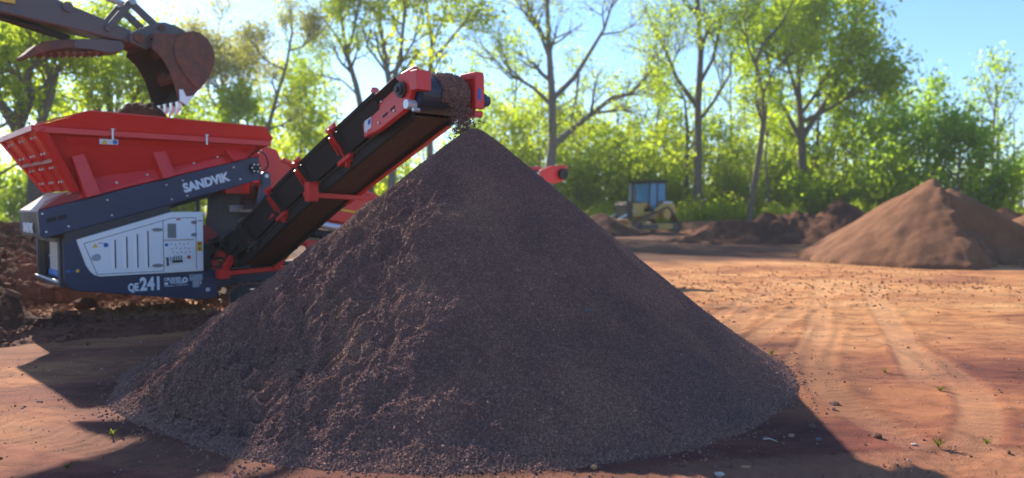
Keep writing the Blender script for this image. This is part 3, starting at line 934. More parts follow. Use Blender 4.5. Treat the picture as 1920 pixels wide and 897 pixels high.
# dry twigs
for k, (a, b_, lab) in enumerate([((-3.10, 6.30), (-2.96, 6.42), 'short pale twig on the sunlit clay left of the pile'),
                                 ((-1.95, 4.92), (-1.70, 4.80), 'thin dry twig at the front left toe of the pile'),
                                 ((1.72, 5.02), (1.80, 4.97), 'short pale twig in the shadow right of the pile')]):
    tw = MB().tube([(a[0], a[1], gz(*a) + 0.012), ((a[0] + b_[0]) / 2, (a[1] + b_[1]) / 2 + 0.012, gz(*a) + 0.02), (b_[0], b_[1], gz(*b_) + 0.01)], [0.005, 0.006, 0.003], 5)
    setp(tw.build('twig', 'stone_pale'), lab, 'twig')
# ------------------------------------------------------------------ the red screening machine (local: x along, -y towards the viewer, z up)
plant = thing('screening_machine', 'red and navy tracked soil screener with open hopper and long side conveyor', 'screening machine', (MO[0], MO[1], 0), MTH)
def P3(s, w, z): return (s, -w, z)
def sz(pts, w): return [P3(s, w, z) for s, z in pts]
def prism(b, pts, w0, w1): return b.loft(sz(pts, w0), sz(pts, w1))
def wz(pts, s): return [P3(s, w, z) for w, z in pts]
def part(name, mat, fn, parent=None, bevel=0.0, smooth=False, label=None):
    b = MB(); fn(b)
    o = b.build(name, mat, parent or plant, bevel, smooth)
    if label: o['label'] = label
    return o
def face_M(s, w, z, ang=0.0):
    """text lying on the near side: x along the machine, upright"""
    return Matrix.Translation(P3(s, w, z)) @ Matrix.Rotation(-ang, 4, 'Y') @ Matrix.Rotation(R(90), 4, 'X')
def disc(b, s, w, z, r, t=0.012, n=14, ry=None):
    ry = ry or r
    A = [P3(s + r * math.cos(2 * PI * k / n), w, z + ry * math.sin(2 * PI * k / n)) for k in range(n)]
    return b.plate(A, (0, -t, 0))

# chassis
side = [(.29, 1.16), (.29, .62), (.31, .55), (.35, .49), (.42, .45), (1.97, .20), (2.26, .19), (2.34, .23), (2.355, .62), (.71, .618), (.62, .68), (.55, .79), (.44, 1.15)]
chassis = part('chassis', 'navy', lambda b: prism(b, side, 0, -.07), bevel=.012)
part('chassis_block', 'dark_steel', lambda b: prism(b, [(.55, 1.1), (.40, .60), (1.95, .50), (2.3, .50), (2.3, 1.0), (1.2, 1.25)], -.09, -1.62))
part('chassis', 'navy', lambda b: prism(b, side, -1.66, -1.73), bevel=.012, label='far side plate of the chassis')
part('main_beam', 'navy', lambda b: prism(b, [(2.30, .36), (2.30, .60), (7.2, .60), (7.4, .45), (7.2, .36)], -.10, -.30), bevel=.01)
part('main_beam', 'navy', lambda b: prism(b, [(2.30, .36), (2.30, .60), (7.2, .60), (7.4, .45), (7.2, .36)], -1.36, -1.56), bevel=.01)
# end of the engine bay: frame, pale radiator box with a blue strip
part('end_frame', 'dark_steel', lambda b: (b.box(.26, .36, .10, .24, .52, 1.17), b.box(.26, .36, 1.60, 1.73, .52, 1.17), b.box(.25, .40, .08, 1.73, .50, .575), b.box(.27, .36, .24, 1.6, 1.10, 1.16)), bevel=.008)
rb = part('radiator_box', 'cream', lambda b: (b.box(.36, .62, .15, 1.30, .60, 1.10), b.box(.345, .36, .15, 1.30, .86, .885)), bevel=.008)
part('strip', 'strip_blue', lambda b: b.box(.340, .357, .15, 1.30, .60, .68), rb)
part('guard_rail', 'grey_steel', lambda b: b.tube([P3(.24, -.1, .565), P3(.24, -1.7, .565)], .018, 8))
dt = part('decal', 'decal_yellow', lambda b: disc(b, .45, .002, .72, .022, .004)); dt['label'] = 'round yellow decal'
dt = part('decal', 'decal_blue', lambda b: (disc(b, .335, .002, .72, .02, .004), b.box(.34, .44, -.004, 0, .716, .724))); dt['label'] = 'round blue decal'
text_mesh('lettering', 'QE', .150, 'letter_white', chassis, face_M(1.075, .002, .394), .007, .002, .70)
text_mesh('lettering', '241', .255, 'letter_white', chassis, face_M(1.232, .002, .394), .011, .002, .74, 1.06)
text_mesh('lettering', 'CRUSHER', .066, 'letter_white', chassis, face_M(1.560, .002, .506), .0015, .002, .84)
text_mesh('lettering', 'WORKS', .066, 'letter_white', chassis, face_M(1.640, .002, .455), .0015, .002, .84)
def gear(b):
    n = 32; A = []; c = (1.855, .502)
    for k in range(n):
        r = .047 if (k // 2) % 2 == 0 else .036
        a = 2 * PI * k / n
        A.append(P3(c[0] + r * math.cos(a), .002, c[1] + r * math.sin(a)))
    B = [P3(c[0] + .017 * math.cos(2 * PI * k / n), .002, c[1] + .017 * math.sin(2 * PI * k / n)) for k in range(n)]
    V = A + B; b.add(V, [(k, (k + 1) % n, n + (k + 1) % n, n + k) for k in range(n)])
part('emblem', 'letter_white', gear, chassis)
part('decal_line', 'letter_white', lambda b: (b.box(1.565, 1.615, -.004, -.001, .445, .485), b.box(1.56, 1.70, -.004, -.001, .425, .432), b.box(1.72, 1.895, -.004, -.001, .428, .435)), chassis)
part('notice_plate', 'decal_grey', lambda b: (b.box(1.92, 2.11, -.005, -.001, .485, .578), b.box(1.965, 2.06, -.005, -.001, .385, .484)), chassis)
part('notice_plate', 'black', lambda b: b.box(1.935, 1.99, -.007, -.0055, .55, .558), chassis)
for q in ((2.16, 2.215, .31, .36), (2.07, 2.09, .455, .475), (2.07, 2.09, .425, .445)):
    part('notice_plate', 'letter_white', lambda b: b.box(q[0], q[1], -.005, -.001, q[2], q[3]), chassis)
part('notice_plate', 'black', lambda b: b.box(2.18, 2.195, -.007, -.0055, .325, .345), chassis)

# white engine cover
cov = [(.44, 1.145), (1.675, 1.515), (2.13, 1.515), (2.125, .622), (.72, .622), (.655, .645), (.60, .70), (.55, .79)]
cover = part('engine_cover', 'white', lambda b: prism(b, cov, .022, -.085), bevel=.01)
part('engine_cover', 'white', lambda b: prism(b, cov, -1.62, -1.66), label='engine cover on the far side')
part('seam', 'black', lambda b: [b.bar(P3(*p, .0235), P3(*q, .0235), .004, .006, (0, -1, 0)) for p, q in []] or
     [b.bar(P3(p[0], .0228, p[1]), P3(q[0], .0228, q[1]), .007, .003, (0, -1, 0)) for p, q in (((.53, 1.09), (1.67, 1.425)), ((.53, 1.09), (.68, .66)), ((1.555, 1.40), (1.555, .655)), ((.68, .66), (1.555, .655)), ((2.02, 1.43), (2.02, .655)), ((1.67, 1.425), (2.02, 1.43)))], cover)
for s0, zt, zb in ((.915, 1.13, .73), (1.065, 1.17, .727), (1.205, 1.205, .724), (1.345, 1.24, .722)):
    part('vent_slot', 'black', lambda b: b.box(s0 - .009, s0 + .009, -.0255, -.021, zb, zt), cover)
    part('vent_louver', 'white', lambda b: b.loft([P3(s0 - .05, .0225, zb), P3(s0 - .010, .0225, zb), P3(s0 - .010, .034, zb)], [P3(s0 - .05, .0225, zt - .01), P3(s0 - .010, .0225, zt), P3(s0 - .010, .034, zt)]), cover)
for s0, z0, rx in ((1.475, 1.26, .075), (1.47, .74, .075), (1.995, 1.36, .045), (1.99, 1.175, .042), ):
    part('latch', 'grey_steel', lambda b: (disc(b, s0, .0225, z0, rx, .008, 16, .026), b.box(s0 - .02, s0 + .02, -.038, -.028, z0 - .008, z0 + .008)), cover)
part('decal', 'decal_grey', lambda b: (disc(b, .685, .0225, .895, .05, .004, 12), disc(b, .655, .0235, .885, .04, .004, 10)), cover)
part('decal', 'decal_yellow', lambda b: b.plate([P3(.63, .0225, 1.03), P3(.70, .0225, 1.035), P3(.665, .0225, 1.09)], (0, -.003, 0)), cover)
part('decal', 'decal_blue', lambda b: disc(b, .80, .0225, 1.062, .032, .003), cover)
for q in ((.71, .765, 1.085, 1.095), (1.74, 1.80, 1.395, 1.415), (2.05, 2.11, 1.375, 1.39)):
    part('decal', 'decal_red', lambda b: b.box(q[0], q[1], -.0255, -.0225, q[2], q[3]), cover)
part('display', 'display_grey', lambda b: b.box(1.615, 1.735, -.030, -.0225, 1.135, 1.345), cover, .004)
pan = part('control_panel', 'white', lambda b: b.box(1.57, 1.985, -.029, -.0225, .66, 1.095), cover, .004)
part('panel_edge', 'worn_plate', lambda b: b.box(1.565, 1.985, -.034, -.0225, 1.098, 1.112), cover)
part('gauge', 'decal_blue', lambda b: disc(b, 1.595, .0295, 1.035, .024, .006), cover)
part('stop_button', 'decal_red', lambda b: disc(b, 1.905, .0295, .845, .024, .02), cover)
part('lever_bank', 'black', lambda b: b.box(1.668, 1.815, -.05, -.0295, .772, .80), cover, .004)
for k in range(4):
    part('lever', 'dark_steel', lambda b: b.tube([P3(1.693 + .033 * k, .045, .80), P3(1.693 + .033 * k, .06, .872)], .006, 6), cover)
part('lever', 'black', lambda b: (b.tube([P3(1.60, .04, .85), P3(1.60, .06, .73)], [.010, .016], 6),), cover)
part('lever', 'grey_steel', lambda b: [b.tube([P3(1.585 + .03 * k, .04, .86), P3(1.585 + .03 * k, .05, .80)], .006, 6) for k in range(4)], cover)
for k in range(15):
    part('knob', 'display_grey', lambda b: disc(b, 1.66 + .06 * (k % 5) + .012 * (k // 5), .0295, (1.05, .985, .925)[k // 5] - .012 * (k % 2), .009, .006, 8), cover)
part('warning_label', 'decal_yellow', lambda b: b.box(2.03, 2.105, -.0265, -.0225, .925, 1.075), cover)
part('warning_label', 'decal_red', lambda b: disc(b, 2.068, .0268, .965, .02, .002), cover)
part('warning_label', 'decal_red', lambda b: b.box(2.045, 2.09, -.029, -.0268, 1.02, 1.055), cover)

# long navy side beam with lettering
beam_p = [(0, 1.54), (2.82, 2.345), (3.0, 2.385), (3.05, 2.03), (2.28, 1.80), (.07, 1.17), (.02, 1.22)]
beam = part('side_beam', 'navy', lambda b: prism(b, beam_p, 0.03, -.09), bevel=.012)
part('side_beam', 'navy', lambda b: prism(b, beam_p, -1.36, -1.42), bevel=.012, label='far side beam')
ang = math.atan2(.21, .72)
text_mesh('lettering', 'SANDVIK', .180, 'letter_white', beam, face_M(1.865, .032, 1.805, ang), .009, .002, .925, 1.0)
def bolts(b):
    for s0, z0 in ((1.84, 1.98), (1.90, 1.755), (2.60, 2.20), (2.70, 2.02), (1.61, 1.91), (1.68, 1.70), (.83, 1.685), (.88, 1.475), (.09, 1.26), (.05, 1.50), (.35, 1.33)):
        disc(b, s0, .03, z0, .014, .012, 8)
setp(part('bolt', 'bolt_steel', bolts, beam), kind='stuff')
part('grille', 'black', lambda b: (b.plate([P3(.10, .03, 1.375), P3(.21, .03, 1.405), P3(.21, .03, 1.465), P3(.10, .03, 1.435)], (0, -.004, 0)), b.plate([P3(.225, .03, 1.41), P3(.33, .03, 1.44), P3(.33, .03, 1.50), P3(.225, .03, 1.47)], (0, -.004, 0))), beam)
part('gap_shade_frame', 'black', lambda b: prism(b, [(.30, 1.16), (1.9, 1.62), (2.3, 1.74), (2.3, 1.85), (.3, 1.3)], -.12, -1.3))  # black fill standing in for the shadow gap under the beam
part('gap_shade_frame', 'dark_steel', lambda b: prism(b, [(.30, 1.10), (.44, 1.150), (1.665, 1.522), (1.665, 1.66), (.30, 1.26)], .012, -.11))  # flush dark strip added to stop sun leaking in and keep the gap dark
# feeder end box with lettering on its end face
endbox = part('feeder_end', 'dark_steel', lambda b: b.loft([P3(.0, -.10, 1.53), P3(.0, -1.34, 1.53), P3(.03, -1.34, 1.18), P3(.06, -.10, 1.18)], [P3(.3, -.10, 1.6), P3(.3, -1.34, 1.6), P3(.3, -1.34, 1.22), P3(.3, -.10, 1.22)]), bevel=.01)
M = Matrix.Translation(P3(-.002, -1.16, 1.24)) @ Matrix.Rotation(R(-90), 4, 'Z') @ Matrix.Rotation(R(90), 4, 'X')
text_mesh('lettering', 'SANDVIK', .18, 'letter_white', endbox, Matrix.Translation((.018, 0, 0)) @ M, .008, .002, .95)
part('feeder_lip', 'worn_plate', lambda b: b.plate([P3(.005, -.02, 1.545), P3(.005, -1.36, 1.545), P3(.36, -1.34, 1.80), P3(.40, -.02, 1.80)], (.012, 0, -.03)), bevel=.006)
part('lip_corner', 'red_worn', lambda b: b.plate([P3(.01, .02, 1.555), P3(.16, -.40, 1.67), P3(.42, -.04, 1.825), P3(.95, .02, 1.83)], (0, .02, -.02)))

# post at the right end of the beam
part('beam_post', 'navy', lambda b: prism(b, [(3.04, 1.94), (3.03, 2.09), (3.06, 2.14), (3.13, 2.155), (3.18, 2.12), (3.215, 1.69), (2.98, 1.46), (2.92, 1.53)], .06, -.02), bevel=.01)
part('beam_bolt', 'bolt_steel', lambda b: disc(b, 3.11, .06, 2.08, .03, .02))
part('winch', 'black', lambda b: (disc(b, 2.93, .03, 2.20, .085, .05, 14), disc(b, 2.93, .08, 2.20, .05, .03, 12)))
def wl(b):
    for k in range(6):
        a = 2 * PI * k / 6; disc(b, 2.93 + .06 * math.cos(a), .08, 2.20 + .06 * math.sin(a), .014, .02, 8)
setp(part('winch_bolt', 'bolt_steel', wl), kind='stuff')

# hopper
BL, BR, TL, TR = (.44, -.14, 1.78), (3.02, -.10, 2.47), (-.02, .16, 2.60), (3.06, .17, 2.58)
hop = part('hopper_side', 'red', lambda b: b.plate([P3(*BL), P3(*BR), P3(*TR), P3(*TL)], (0, .02, 0)), bevel=.004)
part('hopper_side', 'red', lambda b: b.plate([P3(.36, -1.34, 1.80), P3(3.02, -1.36, 2.47), P3(3.06, -1.62, 2.58), P3(-.13, -1.64, 2.58)], (0, -.02, 0)), bevel=.004, label='far side of the hopper')
part('hopper_end', 'red', lambda b: b.plate([P3(.43, -.02, 1.81), P3(-.03, .25, 2.63), P3(-.15, -1.66, 2.58), P3(.35, -1.36, 1.81)], (.025, 0, 0)), bevel=.004)
part('hopper_end', 'red', lambda b: b.plate([P3(3.02, -.02, 2.45), P3(3.08, .25, 2.60), P3(3.08, -1.66, 2.60), P3(3.02, -1.36, 2.45)], (-.025, 0, 0)), label='right end wall of the hopper')
def lerp3(a, c, t): return tuple(a[i] + (c[i] - a[i]) * t for i in range(3))
near_b, near_t, far_b, far_t = (.43, -.02, 1.81), (-.03, .25, 2.63), (.35, -1.36, 1.81), (-.15, -1.66, 2.58)
part('corner_post', 'red', lambda b: b.bar(P3(.455, .0, 1.80), P3(.02, .285, 2.60), .09, .07, (0, -1, 0)), bevel=.008)
for t in (.0, .33, .66, 1.0):
    a_, c_ = lerp3(near_b, far_b, t), lerp3(near_t, far_t, t)
    part('end_rib', 'red', lambda b: b.bar(P3(a_[0] - .02, a_[1], a_[2]), P3(c_[0] - .02, c_[1], c_[2]), .06, .05, (-1, 0, 0.5)), bevel=.006)
part('end_rail', 'red', lambda b: b.bar(P3(-.06, .27, 2.60), P3(-.18, -1.68, 2.55), .05, .08), bevel=.006)
part('end_rail', 'red_worn', lambda b: b.bar(P3(.18, .1, 2.2), P3(.08, -1.5, 2.18), .03, .05), bevel=.004)
def eb(b):
    for t in (.12, .22, .45, .55, .78, .9):
        for u in (.15, .38, .6, .85):
            a_, c_ = lerp3(near_b, far_b, t), lerp3(near_t, far_t, t); q = lerp3(a_, c_, u)
            b.box(q[0] - .035, q[0] - .01, -q[1] - .014, -q[1] + .014, q[2] - .014, q[2] + .014)
setp(part('bolt', 'bolt_steel', eb), kind='stuff')
part('hopper_rail', 'red', lambda b: b.bar(P3(-.06, .23, 2.585), P3(3.08, .245, 2.575), .16, .085), bevel=.01)
part('hopper_rail', 'red', lambda b: b.bar(P3(-.15, -1.66, 2.585), P3(3.08, -1.66, 2.575), .075, .085), bevel=.01)
wing = part('hopper_wing', 'red', lambda b: b.plate([P3(-.02, .25, 2.63), P3(3.10, .27, 2.62), P3(3.14, .29, 2.66), P3(2.98, .335, 2.815), P3(.58, .335, 2.86)], (0, .02, 0)), bevel=.004)
part('wing_lip', 'red', lambda b: b.bar(P3(.56, .335, 2.862), P3(3.0, .335, 2.818), .05, .022), wing, .004)
part('wing_lip', 'red', lambda b: b.bar(P3(-.04, .26, 2.645), P3(.57, .335, 2.862), .03, .02), wing, .004)
wing2 = part('hopper_wing', 'red', lambda b: b.plate([P3(-.12, -1.66, 2.62), P3(3.10, -1.67, 2.62), P3(2.98, -1.74, 2.80), P3(.5, -1.74, 2.85)], (0, -.02, 0)), bevel=.004, label='far wing of the hopper')
part('hopper_wing', 'red_worn', lambda b: b.plate([P3(3.10, .27, 2.62), P3(3.10, -1.66, 2.62), P3(3.0, -1.7, 2.80), P3(3.0, .33, 2.815)], (.02, 0, 0)), bevel=.004, label='scuffed right end wing of the hopper')
for pts in ([(.385, 2.27), (.545, 2.31), (.72, 1.765), (.545, 1.715)], [(1.41, 2.37), (1.585, 2.41), (1.70, 2.045), (1.53, 1.99)], [(2.40, 2.49), (2.59, 2.53), (2.76, 2.345), (2.55, 2.285)]):
    ws = [.11, .11, .19, .19]
    part('hopper_rib', 'red', lambda b: b.loft([P3(p[0], w, p[1]) for p, w in zip(pts, ws)], [P3(p[0], w - .22, p[1]) for p, w in zip(pts, ws)]), bevel=.008)
part('wall_ledge', 'red', lambda b: b.plate([P3(.46, .02, 1.70), P3(3.0, .03, 2.40), P3(3.0, .0, 2.53), P3(2.0, -.04, 2.32), P3(.66, -.07, 1.98)], (0, .05, -.03)), bevel=.004)
part('wall_plate', 'red', lambda b: b.plate([P3(.30, .15, 2.53), P3(2.9, .17, 2.545), P3(2.9, .14, 2.49), P3(.34, .11, 2.43)], (0, .012, 0)), bevel=.003)
def wb(b):
    for s0, z0 in ((.95, 1.93), (1.35, 2.05), (2.0, 2.24), (2.35, 2.35)): disc(b, s0, .0, z0, .014, .05, 8)
setp(part('bolt', 'bolt_steel', wb), kind='stuff')
for s0 in (.84, 2.09):
    part('wing_pin', 'silver', lambda b: (b.tube([P3(s0, .335, 2.65), P3(s0, .335, 2.50)], .014, 8), b.tube([P3(s0 - .02, .335, 2.64), P3(s0 + .03, .335, 2.64)], .012, 6)))
lab = part('warning_label', 'letter_white', lambda b: b.plate([P3(.70, .232, 2.44), P3(.93, .232, 2.44), P3(.93, .245, 2.51), P3(.70, .245, 2.51)], (0, -.004, 0)))
part('warning_label', 'decal_yellow', lambda b: b.plate([P3(.72, .238, 2.447), P3(.80, .238, 2.447), P3(.76, .248, 2.503)], (0, -.004, 0)), lab)
part('warning_label', 'decal_blue', lambda b: disc(b, .89, .244, 2.475, .03, .004), lab)

# behind the post: chute, red boxes, frames
part('chute_plate', 'chute_rubber', lambda b: b.plate([P3(2.45, -.62, 1.86), P3(2.93, -.50, 1.95), P3(2.84, -.50, .92), P3(2.37, -.62, .95)], (.0, .03, 0)), bevel=.006)
part('chute_edge', 'dark_steel', lambda b: (b.bar(P3(2.94, -.49, 1.96), P3(2.85, -.49, .92), .03, .03), b.bar(P3(2.42, -.60, 1.84), P3(2.95, -.48, 1.94), .02, .03)))
part('prop_post', 'navy', lambda b: b.bar(P3(2.23, -.5, 1.0), P3(2.23, -.5, 1.76), .05, .05, (1, 0, 0)))
part('fuel_box', 'red_worn', lambda b: prism(b, [(2.17, .62), (2.17, 1.34), (2.30, 1.30), (2.46, 1.17), (2.46, .62)], -.28, -.75), bevel=.01)
part('cross_frame', 'dark_steel', lambda b: (prism(b, [(2.9, 1.30), (2.9, 2.0), (3.9, 2.0), (3.9, 1.30)], -.62, -.66), b.box(2.9, 3.6, .3, .34, 1.55, 1.66)))
part('cross_beam', 'red', lambda b: prism(b, [(2.62, 1.80), (2.62, 1.95), (3.02, 2.02), (3.02, 1.80)], -.40, -.55), bevel=.01)
part('cross_beam', 'grey_steel', lambda b: prism(b, [(2.70, 1.50), (2.70, 1.62), (3.1, 1.62), (3.1, 1.50)], -.42, -.52), bevel=.01)
part('red_guard', 'red', lambda b: prism(b, [(2.72, .80), (2.76, 1.22), (2.92, 1.30), (3.10, 1.20), (3.16, .80)], -.34, -.46), bevel=.01)
# screen box running on behind the conveyor
scr = [(3.10, 2.44), (3.22, 2.58), (3.42, 2.52), (3.50, 2.36), (3.86, 2.24), (5.6, 1.66), (5.6, 1.20), (4.6, 1.32), (3.12, 1.55)]
part('screen_box', 'red', lambda b: prism(b, scr, -.22, -.27), bevel=.01)
part('screen_box', 'red', lambda b: prism(b, scr, -1.50, -1.55), bevel=.01, label='far side of the screen box')
part('screen_deck', 'dark_steel', lambda b: prism(b, [(3.2, 1.95), (5.5, 1.35), (5.5, 1.30), (3.2, 1.88)], -.28, -1.49))
part('screen_flange', 'red', lambda b: (b.bar(P3(3.5, -.21, 2.37), P3(5.6, -.21, 1.675), .05, .06), b.bar(P3(3.12, -.21, 2.30), P3(3.16, -.21, 1.6), .05, .05, (1, 0, 0))), bevel=.006)
part('screen_stripe', 'decal_yellow', lambda b: b.bar(P3(4.1, -.215, 1.62), P3(5.4, -.215, 1.40), .02, .035))
part('handrail', 'yellow', lambda b: (b.tube([P3(3.60, -.18, 1.56), P3(3.66, -.18, 2.16), P3(3.70, -.18, 2.28), P3(3.80, -.18, 2.30), P3(3.92, -.18, 2.26), P3(3.90, -.18, 2.05)], .02, 8),))
part('screen_rail', 'red', lambda b: (b.bar(P3(3.3, -.3, 1.02), P3(6.4, -.3, .80), .08, .10), b.bar(P3(3.9, -.2, .96), P3(4.15, -.2, .62), .07, .07), b.bar(P3(4.7, -.2, 1.25), P3(4.6, -.2, .62), .07, .07)), bevel=.008)
part('cylinder_rod', 'silver', lambda b: b.tube([P3(4.05, -.12, 1.30), P3(5.1, -.12, 1.12)], .065, 14), smooth=False)
part('drum_roll', 'black_rubber', lambda b: b.tube([P3(3.8, -.16, 1.17), P3(5.0, -.16, 1.0)], .075, 14))
def pipes(b):
    for k in range(7):
        z = .70 + .05 * k
        b.tube([P3(3.9 + .1 * k, -.15, z), P3(4.4 + .1 * k, -.12, z + .1), P3(5.0, -.16, z + .03)], .014, 6)
part('hydraulic_pipe', 'black', pipes)

# tail conveyor running off to the far right
def tailz(s): return .80 + (s - 4.6) * .272
for w in (-.62, -1.30):
    part('tail_stringer', 'black_rubber', lambda b: b.bar(P3(4.6, w, tailz(4.6)), P3(10.3, w, tailz(10.3)), .05, .16))
part('tail_belt', 'black_rubber', lambda b: b.plate([P3(4.6, -.66, .84), P3(4.6, -1.26, .84), P3(10.3, -1.26, tailz(10.3) + .04), P3(10.3, -.66, tailz(10.3) + .04)], (0, 0, .03)))
th_ = part('tail_head', 'red', lambda b: (prism(b, [(9.75, 2.18), (9.75, 2.40), (10.1, 2.52), (10.55, 2.56), (10.62, 2.44), (10.55, 2.20), (10.2, 2.12)], -.52, -.58), prism(b, [(9.75, 2.18), (9.75, 2.40), (10.1, 2.52), (10.55, 2.56), (10.62, 2.44), (10.55, 2.20), (10.2, 2.12)], -1.34, -1.40)), bevel=.01)
part('tail_drum', 'black', lambda b: b.tube([P3(10.42, -.44, 2.34), P3(10.42, -1.48, 2.34)], .13, 16))
part('tail_prop', 'red', lambda b: (b.bar(P3(6.3, -.7, .6), P3(7.6, -.7, tailz(7.6)), .06, .06), b.bar(P3(6.3, -1.2, .6), P3(7.6, -1.2, tailz(7.6)), .06, .06)))

# tracks
def make_track(w0, w1):
    t = bpy.data.objects.new('track', None); COL.objects.link(t); t.parent = plant
    L0, L1, r, zc = 2.72, 5.45, .215, .165
    path = []
    def pt(d):
        straight = L1 - L0; arc = PI * r; tot = 2 * straight + 2 * arc; d = d % tot
        if d < straight: return (L0 + d, zc + r, 0)
        d -= straight
        if d < arc: a = d / r; return (L1 + r * math.sin(a), zc + r * math.cos(a), a)
        d -= arc
        if d < straight: return (L1 - d, zc - r, PI)
        d -= straight; a = d / r
        return (L0 - r * math.sin(a), zc - r * math.cos(a), PI + a)
    tot = 2 * (L1 - L0) + 2 * PI * r; n = 58
    b = MB(); y0, y1 = -w0, -w1
    b.box(-.052, .052, y0, y1, -.012, .012); b.box(-.05, -.02, y0, y1, .012, .035)
    proto = b.build('track_pad', 'track_steel', t)
    proto.location = (0, 0, 0)
    for k in range(n):
        o = proto if k == 0 else proto.copy()
        if k: COL.objects.link(o); o.parent = t
        s, z, a = pt(tot * k / n)
        o.location = (s, 0, z); o.rotation_euler = (0, a, 0)
    m = (w0 + w1) / 2
    b = MB(); b.tube([P3(L0, w0 - .05, zc), P3(L0, w1 + .05, zc)], r - .03, 20); b.tube([P3(L0, w0 - .02, zc), P3(L0, w0 - .06, zc)], .10, 14)
    b.build('idler_wheel', 'dark_steel', t)
    b = MB(); b.tube([P3(L1, w0 - .05, zc), P3(L1, w1 + .05, zc)], r - .03, 20); b.build('drive_wheel', 'dark_steel', t)
    b = MB(); b.box(L0 + .1, L1 - .1, -w0 + .08, -w1 - .08, zc - .11, zc + .10); b.build('track_frame', 'navy', t, .02)
    return t
make_track(.02, -.36); make_track(-1.30, -1.68)

# side conveyor (runs along w, out towards the viewer)
CPATH = [(-.55, .60), (.20, .66), (.75, .84), (1.3, 1.09), (2.22, 1.50), (3.6, 2.03), (5.02, 2.56)]
SL, SR = 2.60, 3.10
def cz(w):
    for (a, za), (c, zc_) in zip(CPATH, CPATH[1:]):
        if w <= c: return za + (zc_ - za) * (w - a) / (c - a)
    return CPATH[-1][1] + (w - 5.02) * .373
def sweep(b, s_z, w0=-.55, w1=4.90, n=22):
    """closed cross-section (s, dz) swept along the conveyor"""
    W = np.linspace(w0, w1, n); k = len(s_z); V = []; F = []
    for w in W: V += [P3(s, w, cz(w) + dz) for s, dz in s_z]
    for i in range(n - 1):
        for j in range(k):
            j2 = (j + 1) % k
            F.append((i * k + j, i * k + j2, (i + 1) * k + j2, (i + 1) * k + j))
    F += [tuple(range(k)), tuple(range((n - 1) * k, n * k))]
    return b.add(V, F)
conv = bpy.data.objects.new('side_conveyor', None); COL.objects.link(conv); conv.parent = plant
cpart = lambda name, mat, fn, bevel=0.0, smooth=False: part(name, mat, fn, conv, bevel, smooth)
cpart('stringer', 'black_rubber', lambda b: sweep(b, [(SL - .03, 0), (SL + .025, 0), (SL + .025, .13), (SL - .03, .13)]))
cpart('stringer', 'black_rubber', lambda b: sweep(b, [(SR - .025, -.012), (SR + .03, -.012), (SR + .03, .13), (SR - .025, .13)]))
cpart('stringer_edge', 'grey_steel', lambda b: sweep(b, [(SL - .05, .13), (SL + .03, .13), (SL + .03, .145), (SL - .05, .145)], .6, 4.4))
cpart('stringer_edge', 'red', lambda b: sweep(b, [(SR - .03, -.026), (SR + .035, -.026), (SR + .035, -.014), (SR - .03, -.014)], 2.6, 4.85))
cpart('return_belt', 'belt_underside', lambda b: sweep(b, [(SL + .028, .03), (SR - .028, .03), (SR - .028, .045), (SL + .028, .045)]))
cpart('carrying_belt', 'black_rubber', lambda b: sweep(b, [(2.37, .42), (SL + .06, .165), (SR - .06, .165), (3.33, .42), (3.345, .405), (SR - .05, .148), (SL + .05, .148), (2.355, .405)]))
cpart('skirt', 'black_rubber', lambda b: sweep(b, [(2.49, .14), (2.51, .14), (2.37, .45), (2.35, .45)], -.5, 4.5))
for w in (.2, .95, 1.90, 2.72, 3.62):
    z = cz(w); red = w > 1.0
    for sgn, s0 in ((-1, SL), (1, SR)):
        br = cpart('idler_bracket', 'red' if red else 'dark_steel', lambda b: (
            b.bar(P3(s0 + sgn * .05, w, z + .10), P3(s0 + sgn * .30, w + .02, z + .46), .07, .035, (0, -1, 0)), b.bar(P3(s0 + sgn * .05, w - .10, z + .08), P3(s0 + sgn * .26, w - .06, z + .36), .04, .03, (0, -1, 0)),
            b.bar(P3(s0 + sgn * .04, w + .07, z + .12), P3(s0 + sgn * .04, w - .08, z + .10), .05, .06),
            b.bar(P3(s0 + sgn * .29, w - .06, z + .43), P3(s0 + sgn * .29, w + .12, z + .49), .04, .06), b.bar(P3(s0 + sgn * .08, w - .16, z + .06), P3(s0 + sgn * .08, w + .12, z + .17), .06, .07),
            b.bar(P3(s0 + sgn * .06, w, z + .02), P3(s0 + sgn * .06, w, z + .16), .06, .03, (0, -1, 0))), .006)
    cpart('idler_roller', 'black', lambda b: (b.tube([P3(SL - .04, w + .07, z + .14), P3(SL - .26, w + .07, z + .42)], .045, 10), b.tube([P3(SR + .04, w + .07, z + .14), P3(SR + .26, w + .07, z + .42)], .045, 10)))
# crossing bar below the belt, with its bracket
cpart('cross_bar', 'red', lambda b: (b.bar(P3(2.40, 2.92, 1.74), P3(3.36, 2.92, 1.70), .05, .065), b.box(2.36, 2.50, -2.98, -2.86, 1.66, 1.90), b.bar(P3(2.42, 2.92, 1.87), P3(2.60, 2.86, 1.90), .05, .05), b.tube([P3(3.28, 2.92, 1.66), P3(3.40, 2.92, 1.66)], .03, 8)), .008)
